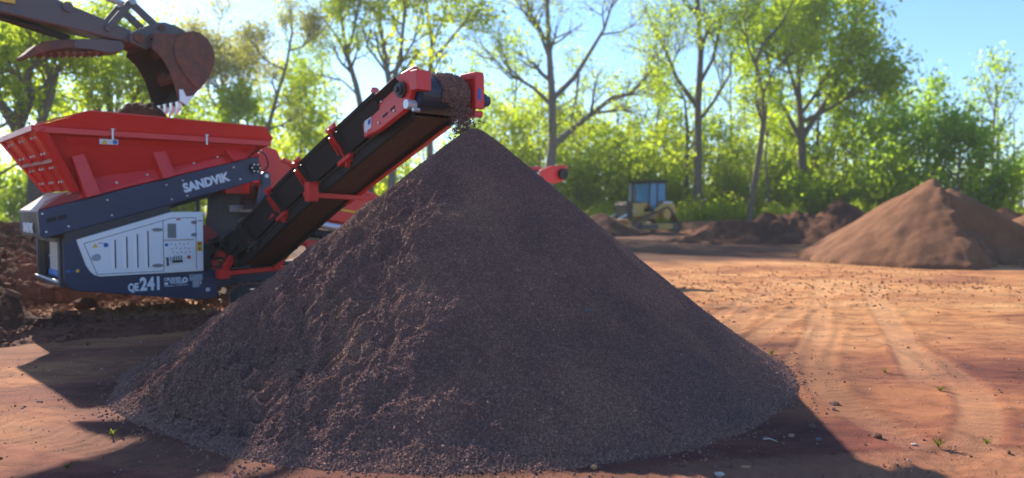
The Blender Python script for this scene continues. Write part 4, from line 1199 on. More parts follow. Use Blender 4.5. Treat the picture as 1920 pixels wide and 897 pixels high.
# head: red plates, drum, belt, motor
hp = [(4.14, 2.56), (4.18, 2.36), (4.50, 2.42), (4.96, 2.58), (5.06, 2.66), (5.10, 2.76), (5.23, 2.79), (5.24, 2.92), (5.14, 3.02), (4.92, 2.98), (4.78, 2.90), (4.72, 2.84), (4.42, 2.73)]
head = cpart('head_plate', 'red', lambda b: b.loft(wz(hp, 2.43), wz(hp, 2.50)), .012)
part('plate_hook', 'red', lambda b: (b.bar(P3(2.44, 4.54, 2.76), P3(2.44, 4.38, 2.87), .06, .07, (1, 0, 0)), b.bar(P3(2.40, 5.19, 2.87), P3(2.58, 5.19, 2.87), .12, .20, (0, 0, 1))), head, .006)
part('warning_label', 'letter_white', lambda b: b.plate([P3(2.428, 4.20, 2.42), P3(2.428, 4.34, 2.46), P3(2.428, 4.34, 2.58), P3(2.428, 4.20, 2.54)], (-.003, 0, 0)), head)
part('warning_label', 'decal_blue', lambda b: b.plate([P3(2.424, 4.28, 2.49), P3(2.424, 4.33, 2.51), P3(2.424, 4.33, 2.56), P3(2.424, 4.28, 2.54)], (-.003, 0, 0)), head)
part('slot', 'black', lambda b: [b.plate([P3(2.428, w0, cz(w0) + .15), P3(2.428, w0 + .09, cz(w0 + .09) + .15), P3(2.428, w0 + .09, cz(w0 + .09) + .175), P3(2.428, w0, cz(w0) + .175)], (-.004, 0, 0)) for w0 in (4.58, 4.72)], head)
def bearing(b):
    n = 16
    for r, x in ((.085, 2.428), (.06, 2.40), (.03, 2.37)):
        A = [P3(x, 4.95 + r * math.cos(2 * PI * k / n), 2.80 + r * math.sin(2 * PI * k / n)) for k in range(n)]
        b.plate(A, (-.03, 0, 0))
part('bearing', 'dark_steel', bearing, head)
part('bearing', 'silver', lambda b: (b.tube([P3(2.50, 5.07, 2.64), P3(2.39, 5.07, 2.64)], .05, 10), b.tube([P3(2.50, 5.15, 2.58), P3(2.42, 5.15, 2.58)], .02, 8)), head)
part('plate_bolt', 'bolt_steel', lambda b: [b.tube([P3(2.43, w0, z0), P3(2.415, w0, z0)], .012, 7) for w0, z0 in ((4.26, 2.42), (4.5, 2.50), (4.8, 2.60), (4.85, 2.91), (5.15, 2.95), (4.55, 2.72))], head)
hr = [(4.20, 2.47), (4.24, 2.33), (4.92, 2.57), (5.15, 2.58), (5.27, 2.72), (5.29, 2.96), (5.17, 3.04), (5.02, 3.0), (4.7, 2.77)]
head2 = cpart('head_plate', 'red', lambda b: b.loft(wz(hr, 3.15), wz(hr, 3.21)), .012)
part('head_frame', 'red', lambda b: (b.box(3.13, 3.25, -5.28, -5.02, 2.95, 3.03), b.box(3.13, 3.25, -5.29, -5.23, 2.64, 3.0), b.box(3.13, 3.25, -5.27, -4.98, 2.56, 2.62)), head2, .008)
part('warning_label', 'decal_blue', lambda b: b.box(3.16, 3.20, -5.295, -5.288, 2.73, 2.85), head2)
cpart('drive_motor', 'motor_blue', lambda b: (b.tube([P3(3.21, 5.05, 2.77), P3(3.44, 5.05, 2.77)], .085, 14), b.tube([P3(3.44, 5.05, 2.77), P3(3.50, 5.05, 2.77)], .06, 14)), .008)
cpart('head_drum', 'motor_blue', lambda b: b.tube([P3(SL - .09, 5.0, 2.77), P3(SR + .04, 5.0, 2.77)], .18, 24))
def wrap(b):
    n = 16; V = []; F = []
    A = [R(116) - R(206) * k / n for k in range(n + 1)]
    for r in (.197, .182):
        for s in (SL - .08, SR + .02):
            V += [P3(s, 5.0 + r * math.cos(a), 2.77 + r * math.sin(a)) for a in A]
    m = n + 1
    for k in range(n):
        F += [(k, k + 1, m + k + 1, m + k), (2 * m + k, 3 * m + k, 3 * m + k + 1, 2 * m + k + 1), (k, 2 * m + k, 2 * m + k + 1, k + 1), (m + k, m + k + 1, 3 * m + k + 1, 3 * m + k)]
    b.add(V, F)
cpart('head_belt', 'belt_sky_sheen', wrap)
# legs and base frame of the conveyor
cpart('base_frame', 'red', lambda b: (b.bar(P3(2.33, .16, .58), P3(2.64, .26, 1.04), .10, .085, (0, -1, 0)), b.bar(P3(2.40, .18, .585), P3(3.45, .20, .62), .08, .07), b.bar(P3(3.14, .22, .60), P3(3.55, .26, 1.08), .09, .08, (0, -1, 0)), b.bar(P3(2.34, .10, .84), P3(2.74, .14, 1.12), .06, .05, (0, -1, 0)), b.box(2.28, 2.45, -.22, -.06, .50, .64)), .008)
cpart('tilt_ram', 'red', lambda b: (b.bar(P3(2.58, .40, 1.0), P3(2.48, 1.75, 1.50), .06, .06), b.bar(P3(2.52, .25, .90), P3(2.52, .9, 1.12), .10, .08)), .008)
part('ram_label', 'letter_white', lambda b: b.bar(P3(2.475, .275, .86), P3(2.505, .285, .915), .055, .004, (0, -1, 0)), conv)
def hose(pts, r, n=9, coil=True):
    Q = []
    P = np.array(pts, float)
    for i in range(len(P) - 1):
        p0, p1, p2, p3 = P[max(i - 1, 0)], P[i], P[i + 1], P[min(i + 2, len(P) - 1)]
        for k in np.linspace(0, 1, 10, endpoint=False):
            Q.append(tuple(0.5 * ((2 * p1) + (-p0 + p2) * k + (2 * p0 - 5 * p1 + 4 * p2 - p3) * k * k + (-p0 + 3 * p1 - 3 * p2 + p3) * k ** 3)))
    Q.append(tuple(P[-1]))
    return Q, [r * (1 + (.16 if (coil and k % 2) else 0)) for k in range(len(Q))]
for pts in ([P3(2.40, .42, .93), P3(2.44, .55, 1.06), P3(2.55, .8, 1.14), P3(2.50, 1.25, 1.36), P3(2.50, 1.75, 1.56)], [P3(2.46, .40, .86), P3(2.52, .6, 1.0), P3(2.56, .95, 1.16), P3(2.53, 1.4, 1.42), P3(2.50, 1.8, 1.54)]):
    q, rr_ = hose(pts, .042)
    cpart('hose', 'black_rubber', lambda b: b.tube(q, rr_, 8))
g = random.Random(3)
for k in range(7):
    a0 = (2.15 + .05 * g.random(), .02 + .1 * g.random(), .72 + .06 * k); b0 = (2.40 + .1 * g.random(), .1 + .1 * g.random(), .68 + .07 * k)
    q, rr_ = hose([P3(*a0), P3((a0[0] + b0[0]) / 2, .16 + .06 * g.random(), a0[2] + g.uniform(-.05, .16)), P3(*b0)], .013, 6, False)
    part('hydraulic_hose', 'black', lambda b: b.tube(q, rr_, 6))
for p in ((2.22, .10, .66), (2.30, .06, .80), (2.38, .12, .72)):
    part('valve_block', 'red_worn', lambda b: b.box(p[0], p[0] + .09, -p[1] - .06, -p[1] + .05, p[2], p[2] + .13), bevel=.01)
q, rr_ = hose([P3(2.84, .02, 2.36), P3(2.95, .06, 2.46), P3(3.10, .04, 2.42), P3(3.16, .02, 2.25), P3(3.08, .02, 2.16)], .012, 6, False)
part('hydraulic_hose', 'black', lambda b: b.tube(q, rr_, 6))

# gravel riding over the head drum and falling onto the pile
def belt_load():
    n, m = 26, 30; V = []
    A = np.linspace(R(140), R(-22), n); S = np.linspace(2.76, 3.11, m)
    for a in A:
        for s in S:
            e = math.sin(PI * (s - 2.76) / .35) * (0.55 + 0.45 * (s - 2.76) / .35)
            r = .195 + (.008 + .042 * max(e, 0) ** 0.7) * (1 - 0.3 * max(0, -a)) + .012 * float(perlin(np.array([s * 14.]), np.array([a * 5.]), 3)[0])
            V.append(P3(s, 5.0 + r * math.cos(a) * 1.04, 2.77 + r * math.sin(a)))
    ii = np.arange(n * m).reshape(n, m)
    F = np.stack([ii[:-1, :-1], ii[:-1, 1:], ii[1:, 1:], ii[1:, :-1]], -1).reshape(-1, 4)
    V = np.array(V)
    c, s_ = math.cos(MTH), math.sin(MTH)
    W = np.stack([MO[0] + V[:, 0] * c - V[:, 1] * s_, MO[1] + V[:, 0] * s_ + V[:, 1] * c, V[:, 2]], 1)
    return W, F, V
W, F, _ = belt_load()
setp(link_mesh('belt_load', np_mesh('belt_load', W, F, 'gravel_bed', True)), 'dark gravel pouring over the head drum of the side conveyor', kind='stuff')
g = np.random.default_rng(31)
k = g.integers(0, len(W), 2600)
setp(scatter('belt_load', W[k] + g.normal(0, .006, (2600, 3)), g.uniform(.006, .013, 2600), grains, None, 33), 'loose pebbles riding over the head drum of the side conveyor', kind='stuff')
n = 1100
t = g.random(n) ** 0.75
ss = 2.97 + g.normal(0, .085, n) * (1 - .2 * t); ww = 5.17 + .16 * t ** 0.7 + g.normal(0, .045, n)
zz = 2.74 - .42 * t + g.normal(0, .03, n)
c, s2 = math.cos(MTH), math.sin(MTH)
fx = MO[0] + ss * c + ww * s2; fy = MO[1] + ss * s2 - ww * c
setp(scatter('falling_gravel', np.stack([fx, fy, zz], 1), g.uniform(.005, .013, n), grains, None, 34), 'pebbles falling from the conveyor head onto the tip of the pile', kind='stuff')

# soil heaped in the hopper
def hopper_soil():
    xs = np.linspace(.34, 3.0, 70); ws = np.linspace(-.09, -1.34, 40)
    X, Wd = np.meshgrid(xs, ws)
    h = 2.32 + .80 * np.exp(-(((X - 1.55) / .75) ** 2 + ((Wd + .85) / .62) ** 2)) + .42 * np.exp(-(((X - .25) / .35) ** 2 + ((Wd + 1.15) / .5) ** 2))
    h = h + .10 * ridged(X * 2.2, Wd * 2.2, 4, 141) + .05 * ridged(X * 6, Wd * 6, 3, 143)
    e = np.minimum(np.minimum(X - .34, 3.0 - X) / .2, np.minimum(-.09 - Wd, Wd + 1.34) / .2)
    h = np.where(e < 1, np.minimum(h, 2.2 + .3 * np.clip(e, 0, 1)), h)
    c, s_ = math.cos(MTH), math.sin(MTH)
    V = np.stack([MO[0] + X * c + Wd * s_, MO[1] + X * s_ - Wd * c, h], -1).reshape(-1, 3)
    ii = np.arange(X.size).reshape(X.shape)
    F = np.stack([ii[:-1, :-1], ii[:-1, 1:], ii[1:, 1:], ii[1:, :-1]], -1).reshape(-1, 4)
    return V, F
V, F = hopper_soil()
setp(link_mesh('soil_heap', np_mesh('soil_heap', V, F, 'soil_dark', True)), 'dark soil heaped up inside the red hopper under the bucket', 'soil heap')

# ------------------------------------------------------------------ excavator (its body stands outside the picture on the left)
EH = R(48)
exc = thing('excavator', 'grey excavator arm with a rusty toothed bucket tipping soil into the hopper', 'excavator', (-5.08 - 6.6 * math.cos(EH), 11.6 - 6.6 * math.sin(EH), 0), EH)
EX = 6.6
def E3(x, w, z): return (x + EX, -w, z)
def ep(name, mat, fn, parent=None, bevel=0.0, label=None):
    return part(name, mat, fn, parent or exc, bevel, False, label)
def exz(b, pts, w0, w1): return b.loft([E3(x, w0, z) for x, z in pts], [E3(x, w1, z) for x, z in pts])
sp = [(-.43, 4.21), (-.13, 4.24), (.14, 4.33), (.26, 4.32), (.38, 4.24), (.46, 4.12), (.49, 3.98), (.47, 3.84), (.42, 3.70), (.32, 3.53), (.19, 3.38), (.02, 3.17), (-.08, 3.21), (-.14, 3.45), (-.21, 3.66), (-.31, 3.83), (-.47, 3.97)]
bucket = ep('bucket', 'bucket_rust', lambda b: exz(b, sp, 0, -.035), bevel=.006)
ep('side_plate', 'bucket_inner', lambda b: exz(b, sp, -.965, -1.0), bucket, .006)
crv = [(-.06, 4.25), (-.15, 4.08), (-.16, 3.93), (-.10, 3.78), (-.02, 3.66), (.12, 3.50), (.23, 3.42), (.40, 3.66), (.47, 3.84), (.49, 3.98), (.46, 4.12), (.38, 4.24), (.26, 4.32), (.14, 4.33)]
ep('wear_plate', 'bucket_rust', lambda b: exz(b, crv, .028, .001), bucket, .008)
ep('wear_plate', 'silver', lambda b: exz(b, [(-.09, 3.40), (-.03, 3.40), (.02, 3.30), (.14, 3.33), (.10, 3.27), (.02, 3.16), (-.08, 3.21)], .03, .001), bucket, .006, 'bright worn steel corner')
def shell(b):
    o = [(.14, 4.33), (.26, 4.32), (.38, 4.24), (.46, 4.12), (.49, 3.98), (.47, 3.84), (.42, 3.70), (.32, 3.53), (.19, 3.38), (.02, 3.17), (-.08, 3.17)]
    cx, cz_ = .05, 3.85
    i_ = [(x + (cx - x) * .09, z + (cz_ - z) * .09) for x, z in o]
    n = len(o)
    A = [E3(x, -.03, z) for x, z in o]; B = [E3(x, -.97, z) for x, z in o]; Ai = [E3(x, -.03, z) for x, z in i_]; Bi = [E3(x, -.97, z) for x, z in i_]
    V = A + B + Ai + Bi; F = []
    for k in range(n - 1):
        F += [(k, k + 1, n + k + 1, n + k), (2 * n + k, 3 * n + k, 3 * n + k + 1, 2 * n + k + 1)]
    F += [(0, n, 3 * n, 2 * n), (n - 1, 2 * n + n - 1, 3 * n + n - 1, 2 * n - 1)]
    b.add(V, F)
ep('bucket_shell', 'bucket_inner', shell, bucket)
ep('bucket_back', 'bucket_rust', lambda b: exz(b, [(-.43, 4.20), (-.13, 4.24), (.15, 4.33), (.15, 4.28), (-.13, 4.19), (-.43, 4.15)], -.03, -.97), bucket)
for k in range(5):
    w = -.06 - .22 * k
    ep('tooth', 'silver', lambda b: (b.loft([E3(-.10, w + .05, 3.22), E3(-.10, w - .05, 3.22), E3(-.02, w - .05, 3.22), E3(-.02, w + .05, 3.22)], [E3(-.09, w + .045, 3.10), E3(-.09, w - .045, 3.10), E3(-.04, w - .045, 3.10), E3(-.04, w + .045, 3.10)]),
       b.loft([E3(-.10, w + .04, 3.11), E3(-.10, w - .04, 3.11), E3(-.04, w - .04, 3.11), E3(-.04, w + .04, 3.11)], [E3(-.13, w + .02, 2.99), E3(-.13, w - .02, 2.99), E3(-.115, w - .02, 2.99), E3(-.115, w + .02, 2.99)])), bucket, .006)
# soil sticking inside
def cling(b):
    g = random.Random(8)
    for k in range(10):
        x, z, w = g.uniform(-.1, .2), g.uniform(3.55, 4.1), g.uniform(-.2, -.9)
        r = g.uniform(.08, .16)
        pts = [(math.cos(a) * r * g.uniform(.7, 1.2), math.sin(a) * r * g.uniform(.7, 1.2)) for a in np.linspace(0, 2 * PI, 8)[:-1]]
        b.loft([E3(x + p, w - .1, z + q) for p, q in pts], [E3(x + p * .6, w + .1, z + q * .6) for p, q in pts])
ep('stuck_soil', 'soil_dark', cling, bucket)
ear = [(-.70, 4.05), (-.71, 4.18), (-.62, 4.24), (-.35, 4.40), (-.19, 4.44), (-.02, 4.42), (.15, 4.36), (.02, 4.27), (-.13, 4.24), (-.33, 4.19), (-.36, 4.05), (-.47, 3.98)]
cp = ep('quick_coupler', 'boom_grey', lambda b: (exz(b, ear, -.22, -.27), exz(b, ear, -.70, -.75), exz(b, [(-.5, 4.1), (-.3, 4.30), (-.05, 4.34), (-.05, 4.28), (-.3, 4.2), (-.45, 4.06)], -.27, -.70)), bevel=.008)
ep('coupler_pin', 'bucket_rust', lambda b: (b.tube([E3(-.58, -.17, 4.13), E3(-.58, -.80, 4.13)], .075, 14), b.tube([E3(-.24, -.19, 4.34), E3(-.24, -.78, 4.34)], .05, 12)), cp)
ep('lifting_eye', 'grey_steel', lambda b: b.tube([E3(.05 + .05 * math.cos(a), -.45, 4.42 + .05 * math.sin(a)) for a in np.linspace(-.4, PI + .4, 9)], .015, 6), cp)
stick = ep('stick', 'boom_grey', lambda b: b.loft([E3(-.62, -.30, 4.24), E3(-.62, -.66, 4.24), E3(-.66, -.66, 4.06), E3(-.66, -.30, 4.06)], [E3(-3.6, -.26, 5.02), E3(-3.6, -.70, 5.02), E3(-3.6, -.70, 4.30), E3(-3.6, -.26, 4.30)]), bevel=.02)
ep('stick_boss', 'boom_grey', lambda b: (b.tube([E3(-1.52, -.24, 4.42), E3(-1.52, -.72, 4.42)], .07, 12), b.tube([E3(-.98, -.25, 4.22), E3(-.98, -.71, 4.22)], .055, 12)), stick)
ep('stick_label', 'yellow', lambda b: b.plate([E3(-2.34, -.256, 4.33), E3(-2.16, -.262, 4.33), E3(-2.16, -.262, 4.44), E3(-2.34, -.256, 4.44)], (0, -.012, 0)), stick)
for w in (-.26, -.70):
    ep('bucket_link', 'boom_grey', lambda b: b.bar(E3(-.98, w, 4.22), E3(-.66, w, 4.66), .045, .10, (1, 0, 0)), bevel=.008)
    ep('bucket_link', 'boom_grey', lambda b: b.bar(E3(-.66, w - .03, 4.66), E3(-.26, w - .03, 4.35), .045, .11, (1, 0, 0)), bevel=.008)
ep('link_pin', 'grey_steel', lambda b: b.tube([E3(-.66, -.20, 4.66), E3(-.66, -.78, 4.66)], .05, 12))
ep('bucket_ram', 'dark_steel', lambda b: b.tube([E3(-1.3, -.48, 4.78), E3(-2.8, -.48, 5.15)], .085, 12))
ep('ram_rod', 'silver', lambda b: b.tube([E3(-.66, -.48, 4.66), E3(-1.35, -.48, 4.79)], .045, 12))
thumb_p = [(-2.07, 3.66), (-1.90, 3.84), (-1.68, 3.94), (-1.43, 3.99), (-1.10, 4.05), (-.78, 4.07), (-.74, 3.98), (-.80, 3.90), (-.95, 3.865), (-1.20, 3.875), (-1.45, 3.86), (-1.70, 3.79), (-1.86, 3.72), (-2.04, 3.62)]
th2 = ep('thumb', 'bucket_rust', lambda b: exz(b, thumb_p[:4] + thumb_p[10:], -.30, -.66), bevel=.012)
ep('thumb_mount', 'boom_grey', lambda b: exz(b, thumb_p[3:11], -.31, -.65), th2, .01)
def tt(b):
    for k in range(9):
        x = -1.85 + .1 * k; z = 3.72 + .018 * k
        b.loft([E3(x, -.34, z + .03), E3(x, -.62, z + .03), E3(x + .07, -.62, z + .03), E3(x + .07, -.34, z + .03)], [E3(x + .03, -.36, z - .03), E3(x + .03, -.60, z - .03), E3(x + .04, -.60, z - .03), E3(x + .04, -.36, z - .03)])
ep('thumb_teeth', 'bucket_rust', tt, th2)
ep('thumb_ram', 'black', lambda b: b.tube([E3(-1.45, -.48, 4.02), E3(-2.9, -.48, 4.30)], .055, 10))
ep('hydraulic_hose', 'black', lambda b: (b.tube([E3(-1.6, -.40, 4.03), E3(-2.0, -.38, 4.10), E3(-2.6, -.38, 4.20)], .018, 6), b.tube([E3(-1.6, -.56, 4.08), E3(-2.0, -.56, 4.16), E3(-2.6, -.56, 4.26)], .018, 6)))
# boom and body, beyond the left edge of the picture
ep('boom', 'cat_yellow', lambda b: (b.loft([E3(-3.1, -.28, 4.75), E3(-3.1, -.68, 4.75), E3(-3.3, -.68, 5.15), E3(-3.3, -.28, 5.15)], [E3(-4.9, -.26, 5.15), E3(-4.9, -.70, 5.15), E3(-4.9, -.70, 5.75), E3(-4.9, -.26, 5.75)]),
   b.loft([E3(-4.9, -.26, 5.15), E3(-4.9, -.70, 5.15), E3(-4.9, -.70, 5.75), E3(-4.9, -.26, 5.75)], [E3(-7.4, -.26, 1.4), E3(-7.4, -.70, 1.4), E3(-7.7, -.70, 1.8), E3(-7.7, -.26, 1.8)])), bevel=.02)
ep('body', 'cat_yellow', lambda b: (b.box(EX - 10.2, EX - 7.2, -.95, 1.9, .95, 2.1), b.box(EX - 10.6, EX - 9.4, -.9, 1.85, .95, 2.0)), bevel=.06)
cab_ = ep('cab', 'cat_yellow', lambda b: (b.box(EX - 8.6, EX - 7.0, .95, 1.9, .95, 1.7), b.box(EX - 8.6, EX - 7.0, .93, 1.92, 2.55, 2.66), *[b.box(EX + x - .04, EX + x + .04, y - .04, y + .04, 1.7, 2.55) for x in (-8.55, -7.05) for y in (1.0, 1.86)]), bevel=.02)
ep('window', 'cab_glass', lambda b: b.box(EX - 8.5, EX - 7.08, 1.0, 1.85, 1.71, 2.54), cab_)
for y0, y1 in ((-1.15, -.6), (1.5, 2.05)):
    ep('track', 'dark_steel', lambda b: b.plate([(EX - 7.0, y0, .75), (EX - 6.8, y0, .45), (EX - 6.95, y0, .08), (EX - 7.2, y0, -.02), (EX - 10.2, y0, -.02), (EX - 10.5, y0, .1), (EX - 10.6, y0, .45), (EX - 10.3, y0, .78)], (0, y1 - y0, 0)), bevel=.03)
ep('turntable', 'dark_steel', lambda b: (b.tube([(EX - 8.7, .45, .5), (EX - 8.7, .45, .97)], .6, 20), b.box(EX - 9.6, EX - 7.8, -.65, 1.55, .3, .6)))

# ------------------------------------------------------------------ bulldozer
doz = thing('bulldozer', 'yellow bulldozer with blue tinted cab glass at the edge of the woods', 'bulldozer', (7.75, 44.0, 0.02), R(180 + 32))
def dp(name, mat, fn, parent=None, bevel=0.0):
    return part(name, mat, fn, parent or doz, bevel)
# local: +x forward (blade), y across, z up
dp('hood', 'cat_yellow', lambda b: (b.box(.35, 1.25, -.55, .55, .95, 1.75), b.box(-.5, .4, -.85, .85, .85, 1.25)), bevel=.05)
dp('radiator_guard', 'black', lambda b: b.box(1.26, 1.72, -.56, .56, .75, 1.70), bevel=.04)
dp('hood_top', 'dark_steel', lambda b: b.box(.5, 1.7, -.5, .5, 1.755, 1.82), bevel=.03)
dp('exhaust_stack', 'grey_steel', lambda b: (b.tube([(.75, -.32, 1.8), (.75, -.32, 2.85)], .06, 10),))
dp('exhaust_stack', 'dark_steel', lambda b: (b.tube([(.95, .3, 1.8), (.95, .3, 2.6)], .09, 10),))
dp('fender', 'cat_yellow', lambda b: (b.loft([(.1, .95, 1.30), (-.45, .95, 1.72), (-1.35, .95, 1.72), (-1.75, .95, 1.25), (-1.55, .95, 1.15)], [(.1, 1.12, 1.30), (-.45, 1.12, 1.72), (-1.35, 1.12, 1.72), (-1.75, 1.12, 1.25), (-1.55, 1.12, 1.15)]), b.box(-1.75, -.5, -.9, .9, 1.15, 1.72)), bevel=.03)
dp('tank', 'silver', lambda b: b.box(-1.5, -.75, .3, .98, 1.73, 1.86), bevel=.04)
cb = dp('cab', 'black', lambda b: (b.box(-1.20, .30, -.78, .78, 2.92, 3.06), b.box(-1.42, .38, -.82, .82, 3.03, 3.09),
   *[b.bar((x0, y, 1.30), (x1, y, 2.94), .09, .09, (1, 0, 0)) for y in (-.74, .74) for x0, x1 in ((.22, .12), (-.42, -.42), (-1.1, -1.12))], b.box(-1.1, .15, -.7, .7, 1.2, 1.45)), bevel=.02)
for y in (.74, -.74):
    dp('window', 'cab_glass', lambda b: b.plate([(-.36, y, 1.40), (-.14, y, 1.35), (.16, y, 1.75), (.08, y, 2.9), (-.36, y, 2.9)], (0, .03, 0)), cb)
    dp('window', 'cab_glass', lambda b: b.plate([(-1.04, y, 1.9), (-.48, y, 1.9), (-.48, y, 2.9), (-1.06, y, 2.9)], (0, .03, 0)), cb)
dp('window', 'cab_glass', lambda b: b.plate([(.18, -.68, 1.8), (.18, .68, 1.8), (.10, .66, 2.9), (.10, -.66, 2.9)], (.03, 0, 0)), cb)
dp('window', 'cab_glass', lambda b: b.plate([(-1.10, -.68, 1.8), (-1.10, .68, 1.8), (-1.10, .66, 2.9), (-1.10, -.66, 2.9)], (.03, 0, 0)), cb)
def dozer_track(y0, y1):
    t = bpy.data.objects.new('track', None); COL.objects.link(t); t.parent = doz
    out = [(1.25, .36, .34), (-.95, 1.18, .36), (-1.55, .34, .33)]     # front idler, high sprocket, rear idler
    pts = []
    def arc(cx, cz_, r, a0, a1, n=7):
        return [(cx + r * math.cos(a0 + (a1 - a0) * k / n), cz_ + r * math.sin(a0 + (a1 - a0) * k / n)) for k in range(n + 1)]
    ring = arc(1.25, .36, .34, R(-90), R(70)) + arc(-.80, 1.12, .38, R(70), R(155)) + arc(-1.5, .36, .34, R(155), R(270))
    L = len(ring); cum = [0]
    for k in range(L): cum.append(cum[-1] + math.dist(ring[k], ring[(k + 1) % L]))
    n = 42
    b = MB(); b.box(-.105, .105, y0, y1, -.02, .02); b.box(-.10, -.06, y0, y1, .02, .07)
    proto = b.build('track_pad', 'track_steel', t)
    for k in range(n):
        d = cum[-1] * k / n; j = 0
        while cum[j + 1] < d: j += 1
        f = (d - cum[j]) / max(1e-6, cum[j + 1] - cum[j]); p, q = ring[j], ring[(j + 1) % L]
        o = proto if k == 0 else proto.copy()
        if k: COL.objects.link(o); o.parent = t
        o.location = (p[0] + (q[0] - p[0]) * f, 0, p[1] + (q[1] - p[1]) * f)
        o.rotation_euler = (0, PI - math.atan2(q[1] - p[1], q[0] - p[0]), 0)
    m = (y0 + y1) / 2; a, c = y0 + .08, y1 - .08
    b = MB(); b.tube([(-.80, a, 1.12), (-.80, c, 1.12)], .30, 18); b.build('sprocket', 'cat_yellow', t)
    b = MB(); b.tube([(1.25, a, .36), (1.25, c, .36)], .28, 18); b.tube([(-1.5, a, .36), (-1.5, c, .36)], .28, 18); b.build('idler_wheel', 'dark_steel', t)
    b = MB(); b.box(-1.4, 1.2, a, c, .22, .56); b.build('track_frame', 'cat_yellow', t, .03)
dozer_track(.72, 1.30); dozer_track(-1.30, -.72)
dp('blade', 'cat_yellow', lambda b: b.loft([(2.55, -1.6, 0.0), (2.42, -1.6, .35), (2.42, -1.6, .6), (2.55, -1.6, .85), (2.47, -1.6, .85), (2.32, -1.6, .6), (2.32, -1.6, .3), (2.48, -1.6, 0.0)], [(2.55, 1.6, 0.0), (2.42, 1.6, .35), (2.42, 1.6, .6), (2.55, 1.6, .85), (2.47, 1.6, .85), (2.32, 1.6, .6), (2.32, 1.6, .3), (2.48, 1.6, 0.0)]), bevel=.01)
for y in (-1.42, 1.42):
    dp('push_arm', 'dark_steel', lambda b: b.bar((2.4, y, .40), (.1, y * .97, .42), .12, .2))
dp('blade_ram', 'silver', lambda b: (b.tube([(2.35, .5, .8), (1.2, .5, 1.3)], .06, 8), b.tube([(2.35, -.5, .8), (1.2, -.5, 1.3)], .06, 8)))
# ------------------------------------------------------------------ trees
def leaf_cloud(anchors, per, spread, smin, smax, rng, droop=0.0):
    """many small leaf faces round the twig ends; anchors (n,3)"""
    A = np.repeat(np.asarray(anchors, float), per, axis=0)
    n = len(A)
    C = A + rng.normal(0, 1, (n, 3)) * spread
    C[:, 2] -= np.abs(rng.normal(0, 1, n)) * droop
    s = rng.uniform(smin, smax, n)
    a = rng.normal(0, 1, (n, 3)); a /= np.linalg.norm(a, axis=1)[:, None]
    b = rng.normal(0, 1, (n, 3)); b -= (a * b).sum(1)[:, None] * a; b /= np.linalg.norm(b, axis=1)[:, None]
    s = s[:, None]
    V = np.stack([C + a * s, C + b * s * 0.55 , C - a * s, C - b * s * 0.55], 1).reshape(-1, 3)
    return V, np.arange(n * 4).reshape(n, 4)

class Tree:
    def __init__(s, seed):
        s.r = random.Random(seed); s.rng = np.random.default_rng(seed); s.b = MB(); s.tips = []
    def limb(s, pts, r0, r1, level, maxlevel, kids, klen, kang=0.9, up=0.25, sides=7):
        pts = [Vector(p) for p in pts]
        n = len(pts)
        rad = [r0 + (r1 - r0) * (i / (n - 1)) for i in range(n)]
        s.b.tube(pts, rad, sides, cap=False)
        seg = [(pts[i + 1] - pts[i]).length for i in range(n - 1)]; tot = sum(seg)
        if level >= maxlevel:
            for i in range(1, n): s.tips.append(pts[i])
            s.tips.append((pts[-1] + pts[-2]) / 2)
            return
        for k in range(kids):
            f = s.r.uniform(0.30 if level else 0.40, 1.0) if k else 1.0
            d = f * tot; i = 0
            while i < n - 2 and d > seg[i]: d -= seg[i]; i += 1
            p = pts[i].lerp(pts[i + 1], min(1, d / seg[i])); t = (pts[i + 1] - pts[i]).normalized()
            rr = r0 + (r1 - r0) * f
            ax = Vector((s.r.gauss(0, 1), s.r.gauss(0, 1), s.r.gauss(0, .5))); ax = (ax - t * ax.dot(t)).normalized()
            an = kang * s.r.uniform(0.55, 1.15) * (0.35 if k == 0 else 1)
            dr = t * math.cos(an) + ax * math.sin(an)
            L = klen * s.r.uniform(0.6, 1.15) * (1.15 - 0.45 * f)
            s.grow(p, dr, L, min(rr * 0.7, r0 * 0.55), level + 1, maxlevel, max(2, kids - 1 if level else kids), klen * 0.56, kang, up)
    def grow(s, p, dr, L, r0, level, maxlevel, kids, klen, kang, up):
        n = 5 if level < maxlevel else 3
        pts = [Vector(p)]; d = Vector(dr)
        for i in range(n):
            d = (d + Vector((s.r.gauss(0, .13), s.r.gauss(0, .13), s.r.gauss(0, .10) + up * 0.3))).normalized()
            pts.append(pts[-1] + d * (L / n))
        s.limb(pts, r0, max(r0 * 0.35, 0.008), level, maxlevel, kids, klen, kang, up, 6 if level < 2 else 4)
    def finish(s, name, label, loc, leafmat, barkmat, per, spread, smin, smax, droop=0.0, group=None, rotz=0.0, extra=None, keep=1.0, cat='tree'):
        t = thing(name, label, cat, loc, rotz, group)
        s.b.build('trunk', barkmat, t, smooth=True)
        A = np.array([tuple(p) for p in s.tips])
        if keep < 1: A = A[s.rng.random(len(A)) < keep]
        if extra is not None: A = np.concatenate([A, extra])
        V, F = leaf_cloud(A, per, spread, smin, smax, s.rng, droop)
        V[:, 2] = np.maximum(V[:, 2], 0.05)
        link_mesh('crown', np_mesh('crown', V, F, leafmat), t)
        return t

def copy_thing(o, loc, rotz, sc, label=None, group=None):
    c = o.copy(); COL.objects.link(c); c.location = loc; c.rotation_euler = (0, 0, rotz); c.scale = (sc[0], sc[0], sc[1])
    if label: c['label'] = label
    if group: c['group'] = group
    for ch in o.children:
        d = ch.copy(); COL.objects.link(d); d.parent = c
    return c

